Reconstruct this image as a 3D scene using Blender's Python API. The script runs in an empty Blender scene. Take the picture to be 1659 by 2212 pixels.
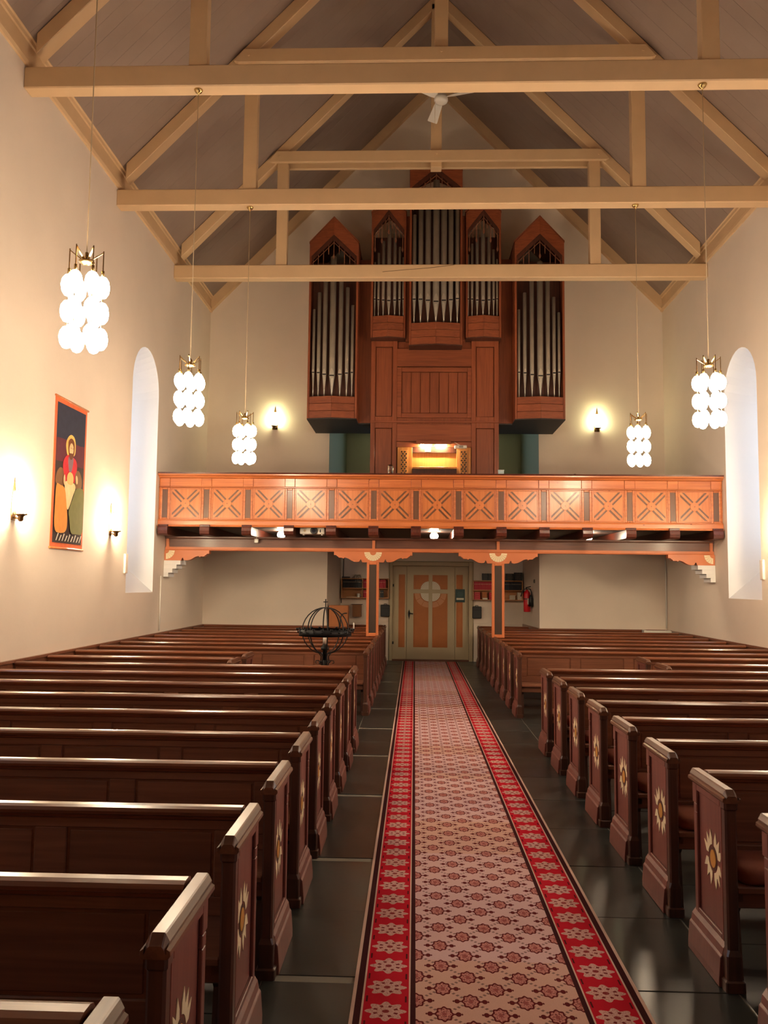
import bpy, bmesh, math, random
from mathutils import Matrix, Vector
random.seed(7)
C = bpy.context.scene.collection
SC = bpy.context.scene

# ------------------------------------------------------------------ camera
# world: x across the nave (0 = centre of the aisle), y towards the organ, z up
F_PX, YAW, PITCH, ROLL = 1838.1, 0.0367, 0.0843, 0.0105
CAM = Vector((-0.378, 0.0, 1.75))
cam_d = bpy.data.cameras.new('camera')
cam = bpy.data.objects.new('camera', cam_d)
C.objects.link(cam)
cam_d.sensor_fit = 'HORIZONTAL'
cam_d.sensor_width = 36.0
cam_d.lens = F_PX / 1659.0 * 36.0
cam_d.clip_start = 0.05
fw = Vector((-math.sin(YAW) * math.cos(PITCH), math.cos(YAW) * math.cos(PITCH), math.sin(PITCH)))
rt = Vector((math.cos(YAW), math.sin(YAW), 0))
up = rt.cross(fw)
r2 = math.cos(ROLL) * rt + math.sin(ROLL) * up
u2 = -math.sin(ROLL) * rt + math.cos(ROLL) * up
cam.matrix_world = Matrix(((r2.x, u2.x, -fw.x, CAM.x), (r2.y, u2.y, -fw.y, CAM.y), (r2.z, u2.z, -fw.z, CAM.z), (0, 0, 0, 1)))
SC.camera = cam

# ------------------------------------------------------------------ world, exposure
wd = bpy.data.worlds.new('sky')
SC.world = wd
wd.use_nodes = True
bgn = wd.node_tree.nodes['Background']
bgn.inputs[0].default_value = (0.66, 0.80, 1.0, 1)
bgn.inputs[1].default_value = 3.4
SC.view_settings.view_transform = 'Standard'
SC.view_settings.look = 'None'
SC.view_settings.gamma = 1.0
SC.view_settings.use_curve_mapping = False
SC.view_settings.exposure = 0.4
SC.cycles.max_bounces = 8
SC.cycles.glossy_bounces = 3
SC.cycles.transmission_bounces = 6
SC.cycles.caustics_reflective = False
SC.cycles.caustics_refractive = False
LAMP_COL = (1.0, 0.775, 0.55)
CHANDELIER_E = 36.0
SCONCE_E = 260.0
GLOBE_E = 150.0
CONSOLE_E = 420.0

W = 4.826          # half width of the nave
D = 17.83          # end wall
YB = -5.0          # wall behind the camera
DA = 19.8          # back of the doorway bay
OX = 2.21          # half width of the bay opening
SLOPE = 1.03
RZ = 12.52         # height of rafter undersides at the ridge
CZ = 12.78         # ceiling boards at the ridge
WIN = (1.84, 7.75, 13.68)
WH = 0.68          # half width of a window niche
WS, WT = 1.57, 4.92  # sill and springing

# ------------------------------------------------------------------ helpers
def lin(r, g, b):
    f = lambda c: (c / 255 / 12.92) if c / 255 <= 0.04045 else ((c / 255 + 0.055) / 1.055) ** 2.4
    return (f(r), f(g), f(b), 1)

class MB:
    def __init__(s): s.v = []; s.f = []; s.sm = []
    def add(s, vs, fs, smooth=False):
        n = len(s.v); s.v += [tuple(p) for p in vs]
        for q in fs: s.f.append(tuple(i + n for i in q)); s.sm.append(smooth)
        return s
    def box(s, x0, x1, y0, y1, z0, z1):
        if x0 > x1: x0, x1 = x1, x0
        if y0 > y1: y0, y1 = y1, y0
        vs = [(x0, y0, z0), (x1, y0, z0), (x1, y1, z0), (x0, y1, z0), (x0, y0, z1), (x1, y0, z1), (x1, y1, z1), (x0, y1, z1)]
        return s.add(vs, [(0, 3, 2, 1), (4, 5, 6, 7), (0, 1, 5, 4), (1, 2, 6, 5), (2, 3, 7, 6), (3, 0, 4, 7)])
    def loft(s, rings, caps=True, smooth=False):
        n = len(rings[0]); vs = [p for r in rings for p in r]; fs = []
        for k in range(len(rings) - 1):
            for i in range(n):
                j = (i + 1) % n
                fs.append((k * n + i, k * n + j, (k + 1) * n + j, (k + 1) * n + i))
        s.add(vs, fs, smooth)
        if caps:
            m = len(s.v) - len(vs)
            s.f.append(tuple(m + i for i in reversed(range(n)))); s.sm.append(False)
            s.f.append(tuple(m + (len(rings) - 1) * n + i for i in range(n))); s.sm.append(False)
        return s
    def prism(s, poly, a, b, axis):   # poly in the two other axes (cyclic order kept), extruded a..b on axis
        def P(p, t):
            return {'x': (t, p[0], p[1]), 'y': (p[0], t, p[1]), 'z': (p[0], p[1], t)}[axis]
        return s.loft([[P(p, a) for p in poly], [P(p, b) for p in poly]])
    def lathe(s, prof, cx, cy, n=16, smooth=True, cap=True):
        rings = [[(cx + r * math.cos(2 * math.pi * i / n), cy + r * math.sin(2 * math.pi * i / n), z) for i in range(n)] for r, z in prof]
        return s.loft(rings, cap, smooth)
    def tube(s, pts, r, n=8, smooth=True):
        pts = [Vector(p) for p in pts]; rings = []
        rs = r if isinstance(r, (list, tuple)) else [r] * len(pts)
        ref = None
        for i, p in enumerate(pts):
            t = (pts[min(i + 1, len(pts) - 1)] - pts[max(i - 1, 0)]).normalized()
            if ref is None:
                ref = Vector((0, 0, 1)) if abs(t.z) < 0.9 else Vector((1, 0, 0))
            a = t.cross(ref)
            if a.length < 1e-4: a = t.cross(Vector((0.3, 1, 0.2)))
            a.normalize(); b = a.cross(t).normalized(); ref = b
            rings.append([tuple(p + rs[i] * (math.cos(2 * math.pi * k / n) * a + math.sin(2 * math.pi * k / n) * b)) for k in range(n)])
        return s.loft(rings, True, smooth)
    def ball(s, c, r, n=10, m=6, sz=1.0):
        prof = [(max(r * math.sin(math.pi * k / m), 1e-4), c[2] - r * sz * math.cos(math.pi * k / m)) for k in range(m + 1)]
        return s.lathe(prof, c[0], c[1], n, True, False)
    def mesh(s, name, bevel=0.0):
        me = bpy.data.meshes.new(name)
        me.from_pydata(s.v, [], s.f)
        me.polygons.foreach_set('use_smooth', s.sm)
        bm = bmesh.new(); bm.from_mesh(me)
        bmesh.ops.recalc_face_normals(bm, faces=bm.faces)
        if bevel:
            ed = [e for e in bm.edges if len(e.link_faces) == 2 and e.calc_face_angle(0) > 0.5 and not (e.link_faces[0].smooth and e.link_faces[1].smooth)]
            bmesh.ops.bevel(bm, geom=ed, offset=bevel, segments=1, affect='EDGES', clamp_overlap=True)
        bm.to_mesh(me); bm.free()
        return me
    def build(s, name, mat, parent=None, bevel=0.0, loc=None):
        return link(name, s.mesh(name, bevel), mat, parent, loc)

def link(name, me, mat, parent=None, loc=None):
    if mat is not None and not me.materials: me.materials.append(mat)
    o = bpy.data.objects.new(name, me); C.objects.link(o)
    if parent is not None: o.parent = parent
    if loc: o.location = loc
    return o

def tag(o, label, cat, group=None, kind=None):
    if label: o['label'] = label
    if cat: o['category'] = cat
    if group: o['group'] = group
    if kind: o['kind'] = kind
    return o

def thing(name, label, cat, loc=(0, 0, 0), group=None, rz=0.0):
    o = bpy.data.objects.new(name, None); C.objects.link(o)
    o.empty_display_size = 0.1
    o.location = loc; o.rotation_euler = (0, 0, rz)
    return tag(o, label, cat, group)

def struct(o, label=None):
    o['kind'] = 'structure'
    if label: o['label'] = label
    return o

def copy_tree(o, parent=None):
    c = o.copy(); C.objects.link(c); c.parent = parent
    for ch in list(o.children): copy_tree(ch, c)
    return c

# ------------------------------------------------------------------ materials
def newmat(name):
    m = bpy.data.materials.new(name); m.use_nodes = True
    return m, m.node_tree, m.node_tree.nodes['Principled BSDF']

def plain(name, col, rough=0.5, metal=0.0, coat=0.0, bump=0.0, bscale=60.0, vary=0.0, vscale=2.0, spec=0.5):
    m, nt, b = newmat(name)
    b.inputs['Base Color'].default_value = col
    b.inputs['Roughness'].default_value = rough
    b.inputs['Metallic'].default_value = metal
    b.inputs['Coat Weight'].default_value = coat
    b.inputs['Specular IOR Level'].default_value = spec
    tc = nt.nodes.new('ShaderNodeTexCoord')
    if bump:
        n = nt.nodes.new('ShaderNodeTexNoise'); n.inputs['Scale'].default_value = bscale; n.inputs['Detail'].default_value = 4
        nt.links.new(tc.outputs['Object'], n.inputs['Vector'])
        bp = nt.nodes.new('ShaderNodeBump'); bp.inputs['Strength'].default_value = bump; bp.inputs['Distance'].default_value = 0.01
        nt.links.new(n.outputs['Fac'], bp.inputs['Height']); nt.links.new(bp.outputs['Normal'], b.inputs['Normal'])
    if vary:
        n = nt.nodes.new('ShaderNodeTexNoise'); n.inputs['Scale'].default_value = vscale; n.inputs['Detail'].default_value = 5
        nt.links.new(tc.outputs['Object'], n.inputs['Vector'])
        hs = nt.nodes.new('ShaderNodeMapRange'); hs.inputs['From Min'].default_value = 0.3; hs.inputs['From Max'].default_value = 0.7
        hs.inputs['To Min'].default_value = 1 - vary; hs.inputs['To Max'].default_value = 1 + vary
        nt.links.new(n.outputs['Fac'], hs.inputs['Value'])
        mx = nt.nodes.new('ShaderNodeVectorMath'); mx.operation = 'SCALE'
        mx.inputs[0].default_value = col[:3]; nt.links.new(hs.outputs['Result'], mx.inputs['Scale'])
        nt.links.new(mx.outputs[0], b.inputs['Base Color'])
    return m

def wood(name, c1, c2, axis='x', rough=0.35, coat=0.0, scale=1.0, knots=False, rnd=0.12):
    m, nt, b = newmat(name)
    b.inputs['Roughness'].default_value = rough
    b.inputs['Coat Weight'].default_value = coat
    b.inputs['Coat Roughness'].default_value = 0.18
    tc = nt.nodes.new('ShaderNodeTexCoord'); oi = nt.nodes.new('ShaderNodeObjectInfo')
    mp = nt.nodes.new('ShaderNodeMapping')
    sc = {'x': (0.7, 14, 14), 'y': (14, 0.7, 14), 'z': (14, 14, 0.7)}[axis]
    mp.inputs['Scale'].default_value = [k * scale for k in sc]
    nt.links.new(tc.outputs['Object'], mp.inputs['Vector'])
    cb = nt.nodes.new('ShaderNodeCombineXYZ'); ml = nt.nodes.new('ShaderNodeMath'); ml.operation = 'MULTIPLY'; ml.inputs[1].default_value = 37
    nt.links.new(oi.outputs['Random'], ml.inputs[0])
    for k in range(3): nt.links.new(ml.outputs[0], cb.inputs[k])
    nt.links.new(cb.outputs[0], mp.inputs['Location'])
    n = nt.nodes.new('ShaderNodeTexNoise'); n.inputs['Scale'].default_value = 2.2; n.inputs['Detail'].default_value = 5; n.inputs['Distortion'].default_value = 0.8
    nt.links.new(mp.outputs[0], n.inputs['Vector'])
    cr = nt.nodes.new('ShaderNodeValToRGB')
    cr.color_ramp.elements[0].position = 0.32; cr.color_ramp.elements[0].color = c1
    cr.color_ramp.elements[1].position = 0.68; cr.color_ramp.elements[1].color = c2
    nt.links.new(n.outputs['Fac'], cr.inputs['Fac'])
    hv = nt.nodes.new('ShaderNodeHueSaturation')
    mr = nt.nodes.new('ShaderNodeMapRange'); mr.inputs['To Min'].default_value = 1 - rnd; mr.inputs['To Max'].default_value = 1 + rnd
    nt.links.new(oi.outputs['Random'], mr.inputs['Value']); nt.links.new(mr.outputs[0], hv.inputs['Value'])
    last = cr.outputs['Color']
    if knots:
        vo = nt.nodes.new('ShaderNodeTexVoronoi'); vo.inputs['Scale'].default_value = 3.1
        m2 = nt.nodes.new('ShaderNodeMapping'); m2.inputs['Scale'].default_value = {'x': (1, 2, 2), 'y': (2, 1, 2), 'z': (2, 2, 1)}[axis]
        nt.links.new(tc.outputs['Object'], m2.inputs['Vector']); nt.links.new(cb.outputs[0], m2.inputs['Location'])
        nt.links.new(m2.outputs[0], vo.inputs['Vector'])
        kr = nt.nodes.new('ShaderNodeValToRGB')
        kr.color_ramp.elements[0].position = 0.03; kr.color_ramp.elements[0].color = (0.25, 0.16, 0.1, 1)
        kr.color_ramp.elements[1].position = 0.075; kr.color_ramp.elements[1].color = (1, 1, 1, 1)
        nt.links.new(vo.outputs['Distance'], kr.inputs['Fac'])
        mx = nt.nodes.new('ShaderNodeMix'); mx.data_type = 'RGBA'; mx.blend_type = 'MULTIPLY'; mx.inputs[0].default_value = 1.0
        nt.links.new(last, mx.inputs[6]); nt.links.new(kr.outputs[0], mx.inputs[7]); last = mx.outputs[2]
    nt.links.new(last, hv.inputs['Color']); nt.links.new(hv.outputs[0], b.inputs['Base Color'])
    bp = nt.nodes.new('ShaderNodeBump'); bp.inputs['Strength'].default_value = 0.08; bp.inputs['Distance'].default_value = 0.004
    nt.links.new(n.outputs['Fac'], bp.inputs['Height']); nt.links.new(bp.outputs['Normal'], b.inputs['Normal'])
    return m

def glow(name, col, strength, base=(0.9, 0.85, 0.75, 1)):
    m, nt, b = newmat(name)
    b.inputs['Base Color'].default_value = base
    b.inputs['Emission Color'].default_value = (*col[:3], 1)
    b.inputs['Emission Strength'].default_value = strength
    return m

class Ex:      # small expression helper: operators become Math nodes
    def __init__(s, nt, x): s.nt = nt; s.x = x
    def _op(s, op, *o):
        n = s.nt.nodes.new('ShaderNodeMath'); n.operation = op
        for i, q in enumerate((s,) + o):
            q = q.x if isinstance(q, Ex) else q
            if isinstance(q, (int, float)): n.inputs[i].default_value = q
            else: s.nt.links.new(q, n.inputs[i])
        return Ex(s.nt, n.outputs[0])
    def __add__(s, o): return s._op('ADD', o)
    def __sub__(s, o): return s._op('SUBTRACT', o)
    def __mul__(s, o): return s._op('MULTIPLY', o)
    def __truediv__(s, o): return s._op('DIVIDE', o)
    def lt(s, o): return s._op('LESS_THAN', o)
    def gt(s, o): return s._op('GREATER_THAN', o)
    def mod(s, o): return s._op('FLOORED_MODULO', o)
    def abs(s): return s._op('ABSOLUTE')
    def sqrt(s): return s._op('SQRT')
    def cos(s): return s._op('COSINE')
    def atan2(s, o): return s._op('ARCTAN2', o)
    def max(s, o): return s._op('MAXIMUM', o)
    def min(s, o): return s._op('MINIMUM', o)

def mixc(nt, fac, a, b):
    n = nt.nodes.new('ShaderNodeMix'); n.data_type = 'RGBA'
    nt.links.new(fac.x, n.inputs[0])
    for q, i in ((a, 6), (b, 7)):
        if isinstance(q, tuple): n.inputs[i].default_value = q
        else: nt.links.new(q, n.inputs[i])
    return n.outputs[2]

def carpet_material():
    m, nt, b = newmat('carpet_weave')
    tc = nt.nodes.new('ShaderNodeTexCoord'); sp = nt.nodes.new('ShaderNodeSeparateXYZ')
    nt.links.new(tc.outputs['Object'], sp.inputs[0])
    u, v = Ex(nt, sp.outputs[0]), Ex(nt, sp.outputs[1])
    ax = u.abs()
    cream, dark, red = lin(200, 170, 156), lin(58, 18, 22), lin(180, 14, 38)
    ground, wine, rose = lin(204, 170, 172), lin(96, 26, 30), lin(190, 128, 122)
    def med(du, dv):
        a = (u + du).mod(0.23) - 0.115; c = (v + dv).mod(0.22) - 0.11
        aa, cc = a.abs(), c.abs()
        c6 = c * 0.62
        ang = c6.atan2(a); rr = (a * a + c6 * c6).sqrt() - ((ang * 8).cos() * 0.003)
        outl = rr.lt(0.037); ins = rr.lt(0.029)
        drop = (((aa - 0.058) * (aa - 0.058)) + (c6 * c6)).sqrt().lt(0.0115)
        stem = cc.lt(0.006) * aa.lt(0.058)
        tip = ((aa - 0.073).abs() * 1.2 + cc * 0.62).lt(0.006)
        heart = rr.lt(0.010)
        return outl.max(drop).max(stem).max(tip), ins, heart, rr
    o1, i1, h1, r1 = med(0.115, 0.0); o2, i2, h2, r2_ = med(0.0, 0.11)
    s_, t_ = u / 0.23 + v / 0.22, u / 0.23 - v / 0.22
    dots = (((s_.mod(1.0) - 0.5).abs().lt(0.045)) * ((t_ * 7).mod(1.0).lt(0.5))).max(((t_.mod(1.0) - 0.5).abs().lt(0.045)) * ((s_ * 7).mod(1.0).lt(0.5)))
    n1 = nt.nodes.new('ShaderNodeTexNoise'); n1.inputs['Scale'].default_value = 140
    nt.links.new(tc.outputs['Object'], n1.inputs['Vector']); nz = Ex(nt, n1.outputs['Fac'])
    n3 = nt.nodes.new('ShaderNodeTexNoise'); n3.noise_dimensions = '1D'; n3.inputs['Scale'].default_value = 0.9
    nt.links.new(sp.outputs[1], n3.inputs['W'])
    tint = mixc(nt, Ex(nt, n3.outputs['Fac']).gt(0.45), lin(202, 162, 150), ground)
    col = mixc(nt, dots * 0.9, tint, lin(116, 88, 84))
    col = mixc(nt, o1.max(o2), col, wine)
    col = mixc(nt, i1.max(i2) * (nz.gt(0.43)), col, rose)
    col = mixc(nt, h1.max(h2), col, lin(150, 80, 78))
    # red side bands
    w = ax - 0.47; pv = v.mod(0.208) - 0.104
    rr = ((w / 0.086) * (w / 0.086) + (pv / 0.08) * (pv / 0.08)).sqrt()
    ang = (pv / 0.08).atan2(w / 0.086)
    petal = rr.lt((ang * 8).cos() * 0.14 + 0.86)
    inner = (rr.gt(0.42)) * (rr.lt(0.62)) * ((ang * 8).cos().lt(-0.35))
    band = mixc(nt, petal, red, lin(200, 160, 152))
    band = mixc(nt, inner, band, lin(110, 26, 32))
    band = mixc(nt, rr.lt(0.17), band, lin(130, 40, 44))
    band = mixc(nt, (nz.gt(0.56)) * petal * 0.6, band, lin(150, 84, 84))
    dash = ((w.abs() - 0.082).abs().lt(0.004)) * (pv.abs().gt(0.078))
    band = mixc(nt, dash, band, lin(80, 10, 18))
    col = mixc(nt, ax.gt(0.347), col, dark)
    col = mixc(nt, ax.gt(0.369), col, cream)
    col = mixc(nt, ax.gt(0.376), col, band)
    col = mixc(nt, ax.gt(0.564), col, cream)
    col = mixc(nt, ax.gt(0.572), col, dark)
    col = mixc(nt, ax.gt(0.600), col, cream)
    hs = nt.nodes.new('ShaderNodeHueSaturation')
    mr = nt.nodes.new('ShaderNodeMapRange'); mr.inputs['To Min'].default_value = 0.8; mr.inputs['To Max'].default_value = 1.15
    n2 = nt.nodes.new('ShaderNodeTexNoise'); n2.inputs['Scale'].default_value = 420
    nt.links.new(tc.outputs['Object'], n2.inputs['Vector']); nt.links.new(n2.outputs['Fac'], mr.inputs['Value'])
    nt.links.new(mr.outputs[0], hs.inputs['Value']); nt.links.new(col, hs.inputs['Color'])
    nt.links.new(hs.outputs[0], b.inputs['Base Color'])
    b.inputs['Roughness'].default_value = 0.95
    b.inputs['Specular IOR Level'].default_value = 0.1
    bp = nt.nodes.new('ShaderNodeBump'); bp.inputs['Strength'].default_value = 0.4; bp.inputs['Distance'].default_value = 0.003
    nt.links.new(n2.outputs['Fac'], bp.inputs['Height']); nt.links.new(bp.outputs['Normal'], b.inputs['Normal'])
    return m

def slate_material():
    m, nt, b = newmat('slate')
    tc = nt.nodes.new('ShaderNodeTexCoord'); oi = nt.nodes.new('ShaderNodeObjectInfo')
    mp = nt.nodes.new('ShaderNodeMapping'); ml = nt.nodes.new('ShaderNodeVectorMath'); ml.operation = 'ADD'
    nt.links.new(tc.outputs['Object'], ml.inputs[0]); nt.links.new(oi.outputs['Location'], ml.inputs[1])
    n = nt.nodes.new('ShaderNodeTexNoise'); n.inputs['Scale'].default_value = 3.0; n.inputs['Detail'].default_value = 8; n.inputs['Roughness'].default_value = 0.65
    nt.links.new(ml.outputs[0], n.inputs['Vector'])
    cr = nt.nodes.new('ShaderNodeValToRGB')
    cr.color_ramp.elements[0].position = 0.3; cr.color_ramp.elements[0].color = lin(36, 39, 37)
    cr.color_ramp.elements[1].position = 0.75; cr.color_ramp.elements[1].color = lin(50, 53, 50)
    nt.links.new(n.outputs['Fac'], cr.inputs['Fac'])
    hv = nt.nodes.new('ShaderNodeHueSaturation'); mr = nt.nodes.new('ShaderNodeMapRange')
    mr.inputs['To Min'].default_value = 0.8; mr.inputs['To Max'].default_value = 1.2
    nt.links.new(oi.outputs['Random'], mr.inputs['Value']); nt.links.new(mr.outputs[0], hv.inputs['Value'])
    nt.links.new(cr.outputs[0], hv.inputs['Color']); nt.links.new(hv.outputs[0], b.inputs['Base Color'])
    rr = nt.nodes.new('ShaderNodeMapRange'); rr.inputs['To Min'].default_value = 0.24; rr.inputs['To Max'].default_value = 0.40
    nt.links.new(n.outputs['Fac'], rr.inputs['Value']); nt.links.new(rr.outputs[0], b.inputs['Roughness'])
    bp = nt.nodes.new('ShaderNodeBump'); bp.inputs['Strength'].default_value = 0.12; bp.inputs['Distance'].default_value = 0.01
    nt.links.new(n.outputs['Fac'], bp.inputs['Height']); nt.links.new(bp.outputs['Normal'], b.inputs['Normal'])
    return m

PLASTER = plain('plaster', lin(229, 215, 199), 0.9, bump=0.12, bscale=25, vary=0.03, vscale=1.2)
GREEN_WALL = plain('green_plaster', lin(164, 174, 140), 0.85, bump=0.1, bscale=25)  # one even green over all tower room walls
REVEAL = plain('white_reveal', lin(226, 224, 222), 0.85, bump=0.08, bscale=25)
CREAM = plain('cream_paint', lin(214, 182, 142), 0.55, bump=0.05, bscale=30, vary=0.04, vscale=3)
BOARD = plain('ceiling_paint', lin(146, 127, 116), 0.8, bump=0.04, bscale=30, vary=0.04, vscale=2)
PEW = wood('pew_wood', lin(114, 71, 52), lin(136, 88, 64), 'x', 0.34, 0.22)
PEWV = wood('pew_post_wood', lin(64, 38, 28), lin(84, 50, 37), 'z', 0.36, 0.2)
PEWRED = wood('pew_end_wood', lin(108, 58, 50), lin(122, 68, 58), 'z', 0.42, 0.15, rnd=0.05)
RAIL = wood('pew_rail_wood', lin(100, 54, 34), lin(128, 74, 46), 'x', 0.28, 0.35)
CAPW = wood('pew_cap_wood', lin(84, 48, 31), lin(112, 68, 44), 'y', 0.38, 0.2)
IVORY = plain('ivory_paint', lin(232, 214, 176), 0.6)
GOLD = plain('ochre_paint', lin(196, 140, 62), 0.5)
ORGW = wood('organ_wood', lin(122, 60, 34), lin(144, 76, 44), 'z', 0.42, 0.1, rnd=0.1)
ORGH = wood('organ_wood_cross', lin(122, 60, 34), lin(146, 78, 46), 'x', 0.42, 0.1, rnd=0.1)
ORGD = wood('organ_wood_dark', lin(64, 30, 18), lin(84, 42, 26), 'z', 0.5)  # darker brown wood for trim, interior boards and soffits
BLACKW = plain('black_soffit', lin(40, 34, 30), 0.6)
TIN = plain('pipe_metal', lin(188, 182, 168), 0.42, 0.7, vary=0.08, vscale=6)
TINL = plain('pipe_lip_metal', lin(214, 208, 194), 0.36, 0.7)
PINE = wood('gallery_pine', lin(176, 96, 50), lin(202, 120, 66), 'x', 0.34, 0.45, 0.7, knots=True, rnd=0.07)
PINEV = wood('gallery_pine_panel', lin(190, 108, 56), lin(210, 128, 72), 'z', 0.32, 0.45, 0.7, rnd=0.07)
INLAY = wood('gallery_inlay', lin(96, 62, 44), lin(112, 76, 54), 'z', 0.4, 0.3, rnd=0.06)
ORANGE = plain('orange_paint', lin(196, 112, 66), 0.45, vary=0.05)
JOIST = wood('joist_wood', lin(70, 30, 20), lin(96, 44, 30), 'y', 0.35, 0.3)
BEAMW = wood('gallery_beam_wood', lin(92, 52, 38), lin(116, 68, 48), 'x', 0.45, 0.1)
DECK = wood('deck_wood', lin(58, 34, 26), lin(72, 44, 32), 'x', 0.6)
SLATE = slate_material()
MORTAR = plain('mortar', lin(128, 124, 112), 0.9)
CARPET = carpet_material()
BRASS = plain('brass', lin(200, 168, 112), 0.25, 1.0)
BRONZE = plain('bronze', lin(120, 92, 60), 0.4, 1.0)
CORDM = plain('cord', lin(196, 172, 138), 0.6)
IRON = plain('black_iron', lin(26, 26, 28), 0.5, 0.4)
WAX = plain('candle_wax', lin(238, 232, 220), 0.5)
BLACKP = plain('black_plastic', lin(24, 24, 26), 0.45)
WHITEP = plain('white_plastic', lin(228, 224, 214), 0.4)
CARD = plain('cardboard', lin(172, 108, 66), 0.85, vary=0.05)
CARDD = plain('cardboard_brown', lin(140, 96, 62), 0.85, vary=0.05)  # duller brown card of the box on the bay wall
DOORP = plain('door_paint', lin(182, 166, 134), 0.5, vary=0.03)
DOORO = plain('door_panel_paint', lin(176, 104, 48), 0.5, vary=0.06, vscale=5)
DOORL = plain('door_ring_paint', lin(200, 140, 96), 0.5, vary=0.05)
DISCW = plain('door_disc_paint', lin(222, 216, 198), 0.5)
REDBOOK = plain('red_cloth', lin(178, 26, 48), 0.55)
BLKBOOK = plain('black_cloth', lin(22, 26, 30), 0.5)
BLUBOOK = plain('navy_cloth', lin(26, 34, 46), 0.5)
PAPER = plain('paper', lin(226, 218, 196), 0.8)
SHELFW = wood('shelf_wood', lin(178, 124, 78), lin(196, 140, 92), 'x', 0.5)
REDP = plain('red_enamel', lin(196, 22, 34), 0.3)
CUSH = plain('cushion_cloth', lin(132, 70, 48), 0.9, bump=0.2, bscale=250, vary=0.06)
TEAL = plain('sign_plate', lin(28, 62, 62), 0.5)
GLASS = None
def glass_material():
    m, nt, b = newmat('clear_glass')
    b.inputs['Base Color'].default_value = (0.95, 0.97, 0.97, 1); b.inputs['Roughness'].default_value = 0.03
    b.inputs['Transmission Weight'].default_value = 1.0; b.inputs['IOR'].default_value = 1.3
    return m
GLASS = glass_material()
BULB = glow('bulb_light', LAMP_COL, CHANDELIER_E)
SCGL = glow('sconce_light', (1.0, 0.80, 0.52), SCONCE_E)
SCGR = glow('sconce_light_cool', (0.95, 0.92, 0.50), SCONCE_E * 0.11)
GLOBEL = glow('globe_light', (1.0, 0.80, 0.56), GLOBE_E)
CONL = glow('console_light', (1.0, 0.78, 0.45), CONSOLE_E)

# ================================================================== SETTING
# ---- floor: mortar bed with slate slabs
fl = MB().box(-W - 0.1, W + 0.1, YB, DA + 0.2, -0.12, -0.005).build('floor', MORTAR)
struct(fl, 'dark slate slab floor')
SL = 0.824
slab_me = {}
def slab(w, x, y):
    key = round(w, 3)
    if key not in slab_me:
        slab_me[key] = MB().box(0.0025, w - 0.0025, 0.0025, SL - 0.0025, -0.02, 0.0).mesh('slab', 0.003)
    o = link('slab', slab_me[key], SLATE, fl, (x, y, random.uniform(-0.002, 0.0)))
    return o
y = -1.9 + 0.03
row = 0
while y < DA - 0.3:
    slab(1.04, -1.04, y + (0.06 if row % 2 else 0)); slab(1.04, 0.0, y)
    for sgn in (-1, 1):
        if y < D - 0.4:
            for i, w in enumerate((0.95, 0.95, 0.95, 0.90)):
                x0 = 1.04 + sum((0.95, 0.95, 0.95, 0.90)[:i])
                slab(w, x0 if sgn > 0 else -x0 - w, y - 0.3)
    y += SL; row += 1

# ---- side walls with arched window niches
def arch_pts(yc, hw, zs, n=16):
    return [(yc - hw * math.cos(math.pi * k / n), zs + hw * math.sin(math.pi * k / n)) for k in range(n + 1)]
def side_wall(sgn, name):
    mb = MB(); X = sgn * W; top = 8.3
    q = lambda y0, z0, y1, z1: mb.add([(X, y0, z0), (X, y1, z0), (X, y1, z1), (X, y0, z1)], [(0, 1, 2, 3)])
    yy = YB
    for yc in WIN:
        q(yy, 0, yc - WH, top)
        q(yc - WH, 0, yc + WH, WS)
        a = arch_pts(yc, WH, WT)
        for p, r in zip(a[:-1], a[1:]):
            mb.add([(X, p[0], p[1]), (X, r[0], r[1]), (X, r[0], top), (X, p[0], top)], [(0, 1, 2, 3)])
        yy = yc + WH
    q(yy, 0, D, top)
    return struct(mb.build(name, PLASTER))
side_wall(-1, 'wall_left')['label'] = 'cream plaster wall carrying the banner'
side_wall(1, 'wall_right')['label'] = 'cream plaster wall opposite the banner'

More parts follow.
